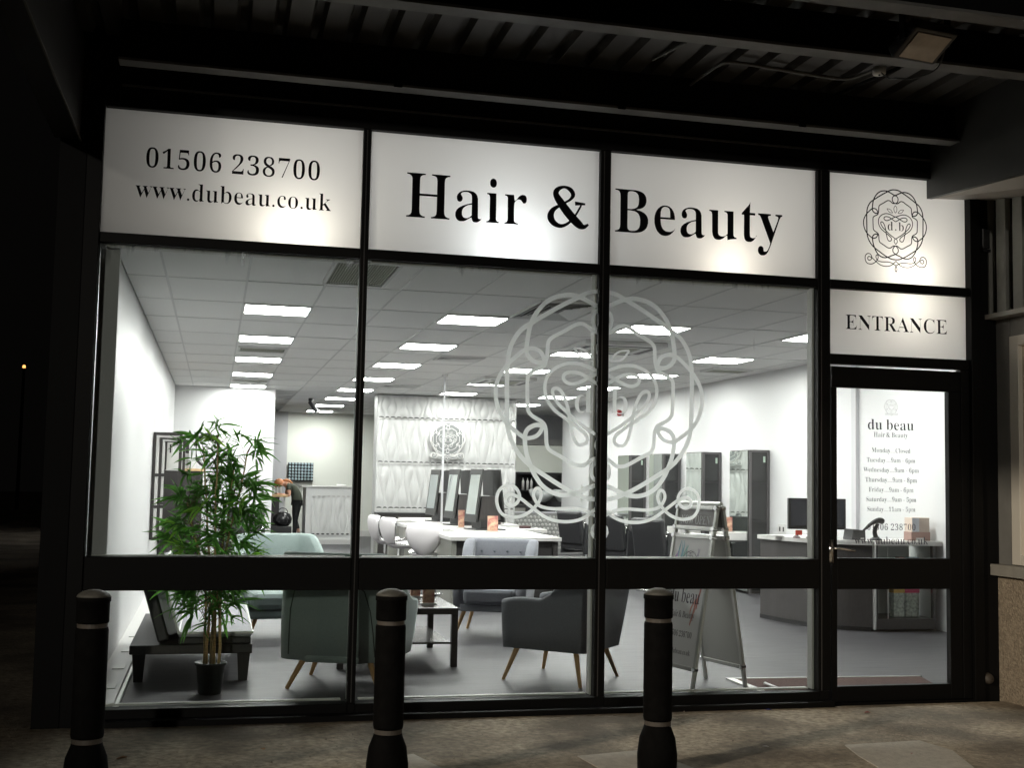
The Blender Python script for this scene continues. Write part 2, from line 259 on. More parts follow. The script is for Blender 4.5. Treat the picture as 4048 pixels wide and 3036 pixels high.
# ---------------------------------------------------------------- lettering: serif outlines, units of 1/1000 em
GL={'0':[559,[[421,664,452,622,475,570,492,508,503,437,506,358,503,279,492,208,475,146,460,110,432,64,396,29,368,12,336,1,300,-5,239,-3,204,6,160,29,124,64,96,110,82,146,70,187,56,280,53,386,62,486,82,570,105,622,135,664,173,695,221,713,281,719,337,713,384,695],[341,642,328,652,298,662,264,662,233,652,221,642,201,616,189,581,180,537,173,457,170,323,175,230,184,155,194,115,210,84,233,63,263,52,297,52,313,56,340,72,351,84,366,115,379,178,389,323,385,485,376,560,366,600,351,631]]],'1':[559,[[359,714,361,96,372,68,396,53,420,49,491,49,491,4,116,4,116,49,187,49,215,54,236,68,246,93,243,628,134,535,105,520,89,522,74,538,64,560,61,586,160,630,207,662,272,714]]],'2':[559,[[430,665,456,625,466,594,469,558,460,500,437,449,403,401,341,331,217,208,93,106,363,106,390,108,421,120,446,141,462,170,469,206,494,206,489,4,54,4,54,101,240,296,294,362,323,410,338,444,351,490,356,540,355,580,350,603,342,623,331,639,316,652,290,664,245,667,218,661,195,649,170,621,160,596,151,549,148,495,154,495,110,503,79,522,62,554,58,576,59,606,74,646,97,674,133,697,181,712,225,718,285,719,353,709,389,695]]],'3':[559,[[428,667,456,628,468,579,467,530,454,488,430,452,397,421,344,391,306,380,360,370,417,345,449,321,476,288,490,245,494,206,489,151,474,106,450,69,419,41,381,20,339,5,280,-4,208,-4,150,4,106,20,89,30,70,48,57,68,49,88,47,110,50,135,57,154,70,169,87,179,106,183,95,183,96,157,104,130,124,98,155,74,180,64,207,58,236,55,272,59,321,77,336,88,354,108,367,134,373,155,377,221,372,248,352,284,332,304,306,321,276,333,242,340,161,343,161,396,225,396,272,406,309,428,335,460,349,500,354,560,345,607,330,635,306,655,275,665,232,666,197,654,173,631,158,601,150,556,147,513,96,524,80,533,69,545,59,567,55,597,58,621,66,644,91,674,130,699,186,714,231,719,306,717,348,709,385,696]]],'5':[559,[[452,710,455,537,433,537,428,567,422,584,411,597,390,606,364,609,139,609,119,413,190,425,250,429,303,426,370,409,424,377,439,363,462,331,478,291,483,269,487,220,486,189,479,148,466,113,448,83,418,51,382,27,331,6,277,-4,227,-5,167,1,122,16,85,43,71,62,63,82,59,111,61,133,67,151,78,163,93,171,112,175,101,175,101,173,106,144,116,115,135,90,161,70,208,57,239,56,266,59,292,67,316,79,330,91,348,113,365,153,372,220,367,272,357,301,341,324,308,351,281,363,234,372,165,369,107,355,80,371,109,710]]],'6':[559,[[461,682,474,665,485,641,488,614,485,593,477,575,462,558,448,549,428,544,402,541,404,541,400,597,394,618,377,648,360,661,338,668,304,668,271,659,243,641,220,615,193,560,176,489,165,392,201,401,231,416,262,427,324,433,382,426,415,413,443,393,467,366,486,335,502,277,505,231,502,181,484,115,464,77,437,45,405,20,386,11,343,-1,293,-5,260,-3,214,8,186,22,161,40,128,76,110,105,94,140,76,202,66,275,65,371,77,466,96,534,123,594,158,643,201,682,239,703,297,718,373,717,426,704],[363,351,345,366,324,376,300,381,271,380,221,366,167,331,169,262,176,204,193,136,210,103,230,78,254,61,267,56,308,52,341,62,366,84,384,117,397,181,396,259,391,292,383,320]]],'7':[559,[[507,710,507,666,237,4,194,4,460,610,167,610,139,606,115,596,99,578,91,555,87,509,63,509,68,710]]],'8':[559,[[432,671,452,645,472,601,479,549,471,497,455,466,419,432,369,399,322,387,376,372,413,350,456,317,484,282,502,245,509,204,506,145,495,107,476,74,450,46,416,24,376,7,328,-2,253,-5,201,1,157,14,111,42,93,59,72,88,62,110,52,144,49,182,51,212,58,239,69,263,84,284,104,304,170,349,216,361,173,374,148,392,108,432,88,465,76,501,72,542,77,587,87,618,110,656,135,680,182,705,228,716,285,719,353,713,390,701],[354,643,329,660,305,668,279,671,245,666,215,651,200,637,189,619,178,589,175,554,177,529,183,506,194,487,217,463,246,442,281,423,303,416,330,428,361,455,377,478,386,506,391,551,388,580,376,614],[378,248,334,282,271,316,242,326,216,313,192,292,172,267,156,238,149,216,146,178,148,150,160,112,173,90,191,72,212,57,237,48,264,43,292,43,319,48,343,57,364,70,382,88,395,109,404,133,408,158,408,184,403,208,393,229]]],'9':[559,[[407,666,438,627,464,578,483,517,491,470,495,388,491,309,479,234,460,167,431,109,405,72,373,42,336,18,294,2,245,-5,188,-3,147,7,124,19,107,34,87,70,82,96,85,126,94,143,111,154,100,155,98,147,102,137,125,98,149,73,169,61,205,51,233,48,268,53,301,67,328,91,349,123,366,165,379,215,387,275,385,350,353,339,329,314,299,294,253,281,212,280,176,287,144,300,116,319,92,345,74,376,57,435,54,482,56,516,60,549,74,593,101,643,129,673,176,703,217,715,281,719,328,711,370,693],[334,638,298,658,270,662,245,659,222,650,202,636,187,617,175,592,167,562,161,509,163,455,167,425,176,400,188,380,204,363,224,352,248,345,273,342,321,350,359,372,392,413,387,501,375,568,361,601]]],'A':[650,[[321,689,566,102,587,63,602,42,624,29,651,23,641,23,641,4,360,4,360,23,396,28,423,40,439,57,441,68,431,105,389,202,141,202,99,106,94,88,94,60,99,50,119,34,148,25,184,23,171,23,171,4,6,4,6,23,-4,23,28,30,48,42,65,60,81,87],[263,485,141,235,388,235]]],'B':[659,[[540,614,557,588,567,557,571,522,569,494,562,468,551,445,536,425,516,408,491,393,460,382,402,368,468,353,505,339,537,323,561,303,580,281,593,256,601,227,603,174,588,115,569,83,541,55,506,33,463,17,412,8,354,4,43,4,43,22,38,22,73,28,100,40,118,58,127,86,130,122,130,549,127,595,115,626,102,640,84,649,32,657,42,657,42,674,388,671,439,664,481,652,515,635],[408,625,377,642,337,650,289,647,268,639,260,631,254,614,252,591,252,371,319,372,368,383,405,402,423,421,438,461,443,531,433,586,423,608],[436,302,414,321,371,340,315,348,252,349,252,89,258,61,275,43,296,35,321,32,378,37,417,53,444,81,456,106,463,136,466,211,457,263]]],'C':[697,[[638,689,631,689,631,464,638,464,634,483,600,545,559,595,527,622,492,643,435,661,394,665,348,659,306,644,271,618,243,581,221,535,207,479,198,413,195,337,198,266,208,204,224,151,248,108,279,74,318,50,363,35,413,30,446,33,495,43,542,63,587,91,641,141,640,151,640,132,625,100,597,71,567,46,535,25,500,9,463,-2,424,-9,358,-11,292,0,252,14,196,45,149,87,111,138,82,199,64,266,59,315,59,365,69,436,90,500,123,557,165,605,198,632,254,663,295,677,362,688,419,686,476,674,553,646,577,643,601,647,620,656,634,671,639,681]]],'E':[658,[[575,674,575,481,587,481,581,520,556,572,532,598,501,617,444,636,398,643,345,646,288,641,268,632,259,622,253,585,253,362,306,362,338,366,366,375,390,389,409,407,424,431,440,476,445,509,434,509,434,181,445,181,445,191,439,231,428,263,413,288,392,308,366,322,336,330,302,335,253,336,253,100,255,75,264,57,274,48,295,41,332,37,379,38,429,43,472,53,523,75,566,108,601,153,623,196,625,209,617,209,583,4,40,4,40,21,35,21,81,28,99,36,113,47,126,70,131,116,131,549,128,592,122,614,113,630,98,642,81,650,37,657,43,657,43,674]]],'F':[602,[[567,674,567,481,578,481,578,492,567,533,545,576,522,602,480,626,427,640,342,647,279,641,263,632,255,619,252,593,252,364,300,364,332,368,360,377,385,391,404,409,419,433,435,478,439,512,431,512,431,181,441,181,436,218,426,252,413,280,396,302,374,317,332,333,299,337,252,338,252,111,257,74,269,51,292,36,321,27,370,22,363,22,363,4,42,4,42,22,38,23,83,33,107,47,118,60,127,88,130,125,130,558,127,594,117,621,105,633,89,642,36,656,40,657,40,674]]],'H':[779,[[736,674,736,657,740,656,696,647,666,629,655,607,650,564,650,120,653,86,662,59,679,41,706,28,741,22,736,22,736,4,439,4,439,22,434,22,468,28,495,38,510,48,523,72,528,120,528,334,252,334,252,120,257,74,269,50,283,39,310,28,346,22,341,22,341,4,42,4,42,22,37,22,82,31,100,39,113,50,125,74,130,120,129,587,122,614,112,628,82,647,38,656,43,657,43,674,341,674,341,657,349,657,310,651,285,643,266,629,256,609,252,573,252,369,528,369,528,573,522,614,515,629,496,643,471,651,431,657,439,657,439,674]]],'M':[944,[[900,674,900,657,905,656,854,642,839,633,828,621,818,596,815,563,815,127,818,82,825,57,841,39,871,27,909,22,899,22,899,4,608,4,608,22,600,22,639,29,669,41,685,59,694,90,696,124,681,599,416,4,153,584,139,92,148,61,165,41,192,29,238,22,233,22,233,4,40,4,40,22,35,22,88,35,105,44,117,56,128,83,131,118,129,599,120,625,103,640,72,651,32,657,41,657,41,674,262,674,472,202,682,674]]],'N':[735,[[695,674,695,657,700,657,655,648,638,640,625,630,617,615,610,586,609,-12,147,529,140,117,143,81,152,55,163,43,188,31,234,22,229,22,229,4,46,4,46,22,37,22,75,27,105,38,121,55,130,85,132,580,74,643,46,656,46,674,224,674,594,243,601,562,598,601,590,623,573,639,543,650,504,657,512,657,512,674]]],'O':[782,[[617,602,659,553,691,495,713,430,721,376,721,303,709,233,684,170,649,114,604,67,551,30,490,3,441,-8,371,-11,304,-1,244,22,190,57,143,101,106,155,79,217,63,285,60,357,70,428,91,492,114,537,133,563,178,611,231,648,292,675,359,688,430,688,494,675,553,649,580,632],[506,617,471,643,431,659,386,665,342,659,302,644,269,618,242,582,222,536,208,480,200,415,197,339,204,231,216,171,235,120,248,98,276,61,310,35,350,19,395,13,439,19,479,34,512,60,539,96,559,142,573,198,581,263,584,339,581,414,572,479,556,534,534,581]]],'P':[622,[[542,617,564,589,580,557,588,521,590,494,586,455,576,419,547,374,519,349,502,339,440,318,389,311,252,311,252,120,257,74,269,50,283,39,310,28,346,22,341,22,341,4,42,4,42,22,37,22,82,31,100,39,113,50,125,74,130,120,129,587,122,614,112,628,82,647,38,656,43,657,43,674,348,673,425,668,464,661,493,651,524,632],[417,617,382,637,354,644,322,647,279,640,268,634,257,622,252,593,252,338,319,338,369,346,408,365,435,394,446,420,452,452,452,527,447,559,438,586]]],'R':[704,[[566,606,586,576,598,540,601,520,600,469,594,443,583,419,569,398,550,379,526,363,498,349,439,335,628,72,660,35,684,25,712,22,696,22,696,4,514,4,310,321,252,321,252,120,257,74,269,50,283,39,310,28,346,22,341,22,341,4,42,4,42,22,37,22,82,31,100,39,113,50,125,74,130,120,129,587,122,614,112,628,82,647,38,656,43,657,43,674,323,674,422,667,499,649,537,630],[437,609,417,626,393,637,365,644,305,645,281,639,264,628,255,610,252,584,252,344,323,344,376,353,419,372,449,403,466,446,471,500,469,534,463,563,452,589]]],'S':[581,[[492,690,486,690,486,480,495,480,490,504,474,542,436,596,390,636,358,653,335,660,301,666,275,666,237,660,215,651,195,638,173,615,164,597,159,566,167,529,177,512,198,491,248,459,383,395,421,373,460,344,486,312,500,287,509,260,516,198,509,139,488,88,465,56,434,30,397,9,353,-4,304,-10,239,-7,151,18,121,22,89,14,81,5,74,-10,83,-12,83,231,78,231,81,207,97,160,116,119,139,85,181,48,233,25,272,18,308,18,350,26,375,36,396,50,419,77,429,98,433,121,433,150,428,166,421,181,397,208,364,232,230,299,194,321,150,355,121,391,107,417,98,446,93,494,99,550,106,575,123,608,144,636,171,659,202,676,237,686,275,689,313,687,446,657,465,660,480,667,491,678]]],'T':[630,[[592,674,592,477,602,477,598,514,586,549,568,580,544,605,515,625,481,638,443,647,373,650,374,94,382,63,392,48,406,37,425,29,473,22,469,22,469,4,156,4,156,22,151,22,198,30,217,38,232,49,242,64,250,95,251,650,201,649,163,643,128,632,97,614,72,592,51,564,31,513,26,478,35,478,35,674]]],'W':[910,[[910,674,910,657,917,656,894,648,875,635,857,610,842,576,650,-12,471,469,270,-12,268,-12,63,595,49,624,37,639,18,650,-13,657,-4,657,-4,674,250,674,250,657,260,657,218,649,202,641,195,632,190,617,192,593,202,554,331,219,468,525,441,604,430,625,420,636,402,646,353,657,360,657,360,674,635,674,636,657,606,652,581,641,573,633,566,613,576,574,706,239,823,549,835,594,835,618,822,638,799,650,759,657,768,657,768,674]]],'a':[512,[[379,432,402,398,414,351,417,93,420,58,430,51,448,47,467,48,485,56,472,55,464,31,441,11,417,-3,392,-10,364,-9,341,-2,327,14,311,61,269,40,218,7,181,-5,131,-8,111,-4,87,8,63,36,53,62,49,83,52,124,70,165,105,199,161,230,238,259,315,280,315,359,312,388,307,404,298,418,278,433,251,442,220,445,188,442,163,436,143,425,135,407,162,361,164,338,159,317,151,304,135,292,121,289,104,290,83,302,70,332,69,368,83,405,106,430,138,450,179,463,215,469,266,469,309,464,344,455],[315,258,262,248,235,238,192,209,177,192,166,172,159,149,157,125,160,91,165,78,182,57,209,47,246,48,280,64,315,92]]],'b':[537,[[187,674,192,406,232,426,269,455,298,466,329,469,352,468,373,462,402,448,429,426,444,408,463,375,474,350,485,309,489,279,490,228,486,193,475,144,449,87,413,41,367,8,342,-2,315,-8,286,-10,257,-7,213,11,157,48,73,-13,83,-13,82,600,79,624,70,641,53,650,23,658,31,658,31,674],[346,395,326,410,302,419,274,422,252,419,232,412,208,396,195,380,187,361,188,82,198,51,208,38,236,22,253,18,287,17,328,30,349,48,368,86,381,162,383,281,371,350,361,375]]],'c':[437,[[369,433,381,416,389,397,394,359,391,341,383,324,370,312,357,309,333,313,321,324,312,357,312,414,304,430,296,436,264,446,227,444,204,436,186,422,171,403,161,380,154,351,148,279,150,227,163,162,178,126,211,86,238,67,269,56,319,53,364,65,405,92,405,101,390,68,371,47,329,15,307,4,258,-9,232,-10,195,-6,161,7,120,36,94,66,73,103,58,145,48,206,50,258,59,306,76,350,100,389,130,421,165,446,203,462,245,470,306,466,342,454]]],'d':[551,[[456,674,457,95,460,74,467,58,484,47,514,38,507,37,507,20,409,8,355,-3,351,-9,341,65,306,44,283,17,270,7,242,-6,197,-10,155,1,127,19,95,54,69,101,56,142,48,203,49,256,57,307,77,365,98,402,123,431,162,458,194,468,232,469,260,462,284,448,307,427,345,409,351,597,348,619,339,636,328,644,307,653,272,658,281,658,281,674],[331,396,305,413,283,420,259,423,232,419,208,410,190,395,176,374,167,346,161,313,156,252,157,184,163,128,175,85,188,65,206,50,229,40,263,38,300,49,331,75,351,112,351,360,344,379]]],'e':[448,[[345,427,376,383,390,347,399,306,402,252,154,252,164,165,175,133,190,106,210,85,235,70,264,61,314,60,347,68,378,85,405,110,404,121,390,82,370,57,329,20,306,6,256,-9,229,-10,191,-6,168,1,137,19,100,55,79,91,62,133,51,180,48,251,54,299,67,342,87,381,111,413,151,446,184,462,221,469,271,466,304,456],[295,428,270,442,239,447,219,444,200,437,184,425,173,409,158,365,154,282,319,282,316,375,309,406]]],'h':[567,[[430,448,445,431,457,410,466,383,471,352,475,62,480,45,492,32,510,24,532,20,522,20,522,4,320,4,320,20,309,20,335,24,346,29,355,36,366,56,369,83,369,333,365,367,354,391,335,403,302,409,274,405,248,394,224,377,201,351,203,62,208,45,219,32,237,24,259,20,249,20,249,4,46,4,46,20,36,20,64,26,86,39,94,55,97,83,96,609,92,627,83,642,67,652,38,659,47,659,47,674,201,674,208,389,249,412,263,427,293,451,325,465,362,469,389,467,412,460]]],'i':[295,[[186,670,197,654,205,629,205,599,197,574,185,559,167,546,144,544,128,549,106,569,96,593,95,629,103,654,119,674,138,684,167,683],[202,458,203,62,208,45,219,33,237,25,259,20,249,20,249,4,46,4,46,20,36,20,65,26,82,35,92,49,96,67,97,384,93,413,85,427,68,436,39,441,50,441,49,458]]],'k':[534,[[495,458,497,440,451,427,422,411,306,312,500,48,526,27,551,20,541,20,541,4,333,4,333,20,323,20,351,23,366,30,374,41,373,57,245,226,201,202,201,83,204,56,214,36,230,27,259,20,249,20,249,4,45,4,45,20,36,20,65,27,86,40,94,55,97,83,96,608,93,628,86,642,69,651,40,658,50,658,49,674,201,674,204,242,352,366,377,397,382,414,375,427,348,438,311,442,325,442,325,458]]],'l':[297,[[202,674,203,68,206,50,214,36,230,27,259,20,249,20,249,4,46,4,46,20,36,20,65,26,82,35,92,49,96,67,97,592,95,621,86,641,70,652,39,658,49,658,49,674]]],'m':[825,[[689,448,703,431,715,410,724,383,729,352,733,62,738,45,749,32,767,24,789,20,779,20,779,4,581,4,581,20,571,20,593,24,611,33,622,45,627,62,629,333,625,367,614,391,595,403,562,409,535,405,510,395,487,378,464,354,466,62,471,45,481,33,500,24,521,20,511,20,511,4,316,4,316,20,306,20,328,24,346,33,357,45,362,62,364,333,360,366,349,391,331,403,297,409,269,405,243,394,221,377,199,351,200,62,205,46,216,33,233,25,255,20,245,20,245,4,46,4,46,20,36,20,64,26,86,39,94,55,97,83,96,392,92,411,84,425,67,435,37,442,47,442,47,458,199,458,207,386,247,410,275,439,305,459,336,468,375,468,394,464,424,449,445,424,471,379,507,406,521,423,552,449,585,464,622,469,649,467,671,460]]],'n':[567,[[430,448,445,431,457,410,466,383,471,352,475,62,480,45,492,32,510,24,532,20,522,20,522,4,320,4,320,20,309,20,335,24,346,29,355,36,366,56,369,83,369,333,365,367,354,391,335,403,302,409,274,405,248,394,224,377,201,351,203,62,208,45,219,32,237,24,259,20,249,20,249,4,46,4,46,20,36,20,64,26,86,39,94,55,97,83,96,392,92,411,84,425,67,435,37,442,47,442,47,458,201,458,208,390,248,413,277,441,292,451,325,465,362,469,389,467,412,460]]],'o':[501,[[386,413,412,380,433,341,446,297,451,264,453,211,449,178,438,132,420,91,396,56,366,28,332,7,307,-3,266,-10,221,-9,194,-3,156,13,123,38,95,69,67,120,54,164,47,212,51,279,62,325,80,367,113,412,145,439,181,457,221,468,265,469,306,462,343,446],[314,424,297,438,275,447,238,449,214,443,194,432,179,415,165,377,157,316,155,230,159,121,163,91,171,62,187,37,204,24,226,15,264,13,298,24,322,46,337,83,342,121,346,229,343,316,331,392]]],'p':[553,[[433,433,463,394,481,358,494,316,501,271,501,203,493,154,480,109,462,70,439,38,412,14,383,-3,350,-10,322,-10,294,-2,269,13,246,36,208,56,201,-86,203,-122,208,-148,216,-163,229,-174,252,-182,286,-187,275,-187,275,-203,45,-203,45,-188,33,-188,72,-178,90,-159,94,-151,97,-95,96,392,91,414,85,424,69,434,40,442,48,443,48,458,194,458,205,384,241,408,252,425,278,450,308,465,325,469,355,470,387,463,406,454],[365,391,346,406,323,416,296,419,267,414,254,409,231,392,201,351,201,101,226,62,237,54,262,41,305,38,341,50,367,75,383,114,394,186,394,273,385,343,377,371]]],'r':[428,[[393,454,408,426,412,396,407,366,391,342,374,336,352,338,316,382,294,390,273,391,257,387,237,375,220,355,208,329,203,286,205,60,214,42,225,34,246,26,282,20,275,20,275,4,46,4,46,20,36,20,65,26,86,39,94,54,97,83,96,400,91,419,84,427,67,436,39,441,50,441,49,458,198,458,210,369,240,384,274,431,298,451,320,463,341,469,364,468,378,464]]],'s':[429,[[355,471,344,471,344,335,354,335,354,345,343,369,322,399,287,429,256,441,213,445,173,436,146,415,140,404,137,386,142,362,163,339,194,319,299,265,326,245,344,223,359,187,364,141,359,92,343,52,326,30,306,12,283,0,256,-8,225,-10,196,-7,135,13,110,18,77,10,66,1,61,-5,63,-9,72,-9,72,153,64,153,65,140,75,112,97,75,116,55,136,39,171,23,219,18,264,28,279,36,295,52,305,79,301,109,278,137,255,153,145,210,116,232,91,263,79,289,74,328,79,371,94,408,110,430,129,448,165,465,209,470,243,466,316,449,344,456,357,468]]],'t':[340,[[203,627,196,627,196,458,290,458,290,420,196,420,196,122,199,88,205,73,213,66,230,58,250,55,285,63,303,77,318,97,316,105,306,96,302,74,289,52,260,18,225,-3,206,-8,171,-9,148,-5,123,6,108,26,97,54,91,106,91,420,49,420,49,444,165,569,203,620]]],'u':[558,[[463,458,464,88,468,69,479,55,497,46,526,40,517,40,517,23,417,10,363,-3,359,-9,351,68,319,54,299,32,276,14,233,-6,205,-10,180,-10,154,-5,134,5,119,19,102,50,89,108,87,369,84,400,78,418,70,427,51,437,27,442,36,442,36,458,192,458,193,97,202,75,215,62,234,53,263,48,290,51,315,60,337,75,359,96,357,395,351,415,339,429,318,438,292,442,301,442,301,458]]],'w':[647,[[644,458,644,443,655,443,630,436,616,426,596,386,440,-11,444,-11,333,302,195,-11,42,396,25,426,-7,440,3,441,3,458,187,458,187,441,200,441,171,436,157,427,151,415,153,395,247,180,334,350,313,409,303,427,286,437,257,443,269,443,269,458,462,458,462,441,469,441,440,433,426,424,421,411,422,400,499,201,587,380,595,410,592,421,584,430,539,443,549,443,549,458]]],'y':[447,[[436,462,436,437,440,437,422,432,408,422,384,379,225,-53,184,-143,155,-180,124,-201,103,-207,78,-209,61,-208,40,-200,22,-186,12,-174,1,-143,2,-106,8,-89,18,-74,31,-64,47,-59,64,-60,77,-65,91,-77,98,-91,102,-137,117,-146,141,-145,160,-133,179,-110,202,-66,220,-7,63,373,45,410,27,430,-5,437,3,437,3,462,231,462,231,437,234,437,206,433,190,428,183,420,181,409,189,382,276,177,352,359,364,408,360,422,350,429,309,437,312,437,312,462]]],'.':[190,[[143,48,137,72,119,90,95,96,71,90,53,72,47,48,53,24,71,6,95,0,119,6,137,24]]],'-':[330,[[50,190,280,190,280,250,50,250]]]}
AMP=[(1060,372,10),(1010,372,20),(1038,376,10),(1030,400,10),(1008,440,11),(975,478,14),(940,492,20),(908,478,30),(893,448,34),(905,412,24),(945,382,12),(985,355,13),(1000,328,22),(985,302,22),(955,292,14),(926,306,24),(917,332,30),(940,372,40),(985,432,44),(1030,478,40),(1055,488,22),(1076,474,10)]
def ribbon(mb,pts,ws,fn,closed=False,slope=.0003):
    P=[Vector((p[0],p[1])) for p in pts]; n=len(P); v=[]
    for i in range(n):
        a=P[(i-1)%n] if closed or i>0 else P[i]; b=P[(i+1)%n] if closed or i<n-1 else P[i]
        d=(b-a); d=d.normalized() if d.length>1e-9 else Vector((1,0)); q=Vector((-d.y,d.x))
        w=ws[i] if isinstance(ws,list) else ws
        off=slope*i/n
        for s_ in (.5,-.5):
            e=P[i]+q*w*s_; v.append(fn(e.x,e.y,off))
    m_=n if closed else n-1
    mb.add(v,[(2*i,2*i+1,2*((i+1)%n)+1,2*((i+1)%n)) for i in range(m_)])
def glyph_loops(c):
    if c=='&':
        return 660,None
    adv,ls=GL[c]; return adv,[[(l[i],l[i+1]) for i in range(0,len(l),2)] for l in ls]
def larea(l): return .5*sum(l[i][0]*l[(i+1)%len(l)][1]-l[(i+1)%len(l)][0]*l[i][1] for i in range(len(l)))
def inside(p,l):
    c=False;n=len(l)
    for i in range(n):
        (x1,y1),(x2,y2)=l[i],l[(i+1)%n]
        if (y1>p[1])!=(y2>p[1]) and p[0]<(x2-x1)*(p[1]-y1)/(y2-y1)+x1: c=not c
    return c
def text_mb(s,x0,x1,zb,H,fn,ref=None,track=0,amp=None):
    """text whose ink spans x0..x1 on baseline zb with tallest letter H; fn(x,z,off)->3D"""
    pen=0;items=[];xmin=1e9;xmax=-1e9;top=0
    for c in s:
        if c==' ': pen+=250+track; continue
        adv,ls=glyph_loops(c)
        if ls is None: items.append((c,pen,None)); xmin=min(xmin,pen+20); xmax=max(xmax,pen+650); pen+=adv+track; continue
        items.append((c,pen,ls))
        for l in ls:
            for a,b in l: xmin=min(xmin,pen+a); xmax=max(xmax,pen+a); top=max(top,b)
        pen+=adv+track
    if ref: top=ref
    sx=(x1-x0)/(xmax-xmin); sz=H/top; mb=MB()
    for c,pn,ls in items:
        if ls is None:
            k=.66/.2*1.0
            pts=[((a-887)/191*630+20,(492-b)/200*680*(1)+0,w) for a,b,w in AMP]
            sm=smooth_curve([(a,b,w) for a,b,w in pts],k=5)
            ribbon(mb,[((pn+p.x-xmin)*sx+x0,p.y*sz+zb) for p in sm],[p.z*3.1*sx for p in sm],fn)
            continue
        big=max(ls,key=lambda l:abs(larea(l))); sg=1 if larea(big)>0 else -1
        outer=[l for l in ls if larea(l)*sg>0]; holes=[l for l in ls if larea(l)*sg<=0]
        for k_,o_ in enumerate(outer):
            g=[o_]+[h for h in holes if inside(h[0],o_)]
            T=[[((pn+a-xmin)*sx+x0,b*sz+zb) for a,b in l] for l in g]
            mb.poly(T,lambda a,b:fn(a,b,0))
    return mb
CREST=[(18.4,[0,993,-32,991,-68,981,-106,961,-160,933,-223,896,-270,867,-298,848,-320,834,-342,815,-363,786,-378,755,-386,725,-390,688,-392,655,-391,567,-390,506,-388,446,-382,413,-371,380,-351,344,-326,312,-297,285,-263,262,-225,239,-180,212,-132,186,-100,172,-68,159,-36,152,0,150]),(18.4,[0,924,-32,937,-67,954,-100,966,-129,971,-161,969,-199,959,-237,936,-268,903,-290,867,-303,829,-310,789,-315,746,-312,725,-296,704,-273,692,-251,691,-240,694]),(16.7,[-240,699,-244,715,-255,733,-271,743,-293,747,-315,743,-334,732,-359,710,-386,685,-401,666,-419,638,-433,604,-437,565,-434,535,-426,505,-414,478,-394,448,-371,428,-340,405,-315,390,-290,390,-268,398,-253,413,-243,433]),(18.4,[-234,435,-247,440,-266,442,-288,435,-306,421,-314,400,-314,369,-309,339,-303,315,-293,289,-278,255,-262,229,-243,205,-217,185,-188,172,-154,166,-116,170,-84,181,-53,195,-21,206,0,215]),(15.7,[0,828,-23,825,-40,830,-59,844,-75,854,-95,856,-117,849,-158,824,-200,801,-218,787,-226,771,-228,741,-230,716,-234,699,-239,682,-254,671,-282,658,-300,646,-308,627,-308,570,-305,509,-301,494,-288,479,-266,466,-242,452,-231,432,-228,405,-226,372,-217,349,-198,335,-166,319,-134,301,-108,288,-86,284,-67,287,-45,302,-22,314,0,312]),(15.7,[0,922,-25,911,-38,892,-40,873,-35,852,-22,835,0,825]),(15.7,[0,316,-19,301,-35,279,-38,260,-34,242,-20,226,0,215]),(8.7,[-117,756,-97,755,-77,751,-58,739,-45,724,-38,711,-54,711,-77,714,-95,726,-108,743,-117,756]),(8.7,[0,801,-17,778,-21,755,-15,731,0,710]),(14.0,[0,660,-28,671,-60,684,-92,693,-137,694,-178,681,-210,659,-230,630,-237,597,-233,563,-220,533,-195,503,-165,482,-140,465,-114,448,-88,429,-67,413,-57,393,-63,375,-84,367,-103,375,-116,399,-123,427,-130,460,-137,499,-146,533,-157,560,-172,583,-190,592,-204,584,-201,561,-179,528,-146,499,-115,472,-76,443,-33,417,0,396]),(14.0,[0,667,-27,652,-59,636,-91,620,-120,611,-145,615,-160,630,-156,649,-133,658,-98,656,-66,643,-40,627,-17,614,0,605]),(12.0,[0,404,-15,387,-22,368,-15,350,0,331]),(13.5,[0,76,-19,85,-45,99,-77,110,-115,114,-156,112,-194,111,-228,115,-253,124,-268,142,-276,162,-273,181,-263,191,-251,187,-245,166,-251,142,-266,121,-285,102,-309,87,-339,77,-371,77,-399,86,-418,111,-425,146,-418,176,-398,195,-373,200,-351,192,-337,174,-333,154,-341,135,-356,123,-374,122,-388,134,-388,152,-376,164,-357,163,-329,150,-297,127,-272,109,-240,86,-209,71,-171,62,-130,61,-89,68,-54,84,-26,106,0,131]),(13.5,[0,74,-9,51,-13,27,-5,6,0,0])]
def leafp(pts): return pts
def crest_mb(xc,zb,H,fn,k=5,db=True,wmul=1.0,aspect=1.0):
    mb=MB(); off=0
    for w,L in CREST:
        pts=[(L[i]/1000*H,L[i+1]/1000*H) for i in range(0,len(L),2)]
        for sgn in (1,-1):
            q=[(xc+a*sgn*aspect,zb+b) for a,b in pts]
            sm=smooth_curve([(a,b,0) for a,b in q],k=k)
            base=off
            ribbon(mb,[(p.x,p.y) for p in sm],w/1000*H*wmul,lambda a,b,o,base=base:fn(a,b,o+base))
            off+=.00035
    if db:
        for ch,u0,u1 in (('d',-.112,-.038),('b',.038,.112)):
            t=text_mb(ch,xc+u0*H*aspect,xc+u1*H*aspect,zb+.497*H,.104*H,lambda a,b,o:fn(a,b,.009)); mb.add(t.v,t.f)
        t=text_mb('.',xc-.009*H,xc+.009*H,zb+.497*H,.018*H,lambda a,b,o:fn(a,b,.009)); mb.add(t.v,t.f)
    return mb

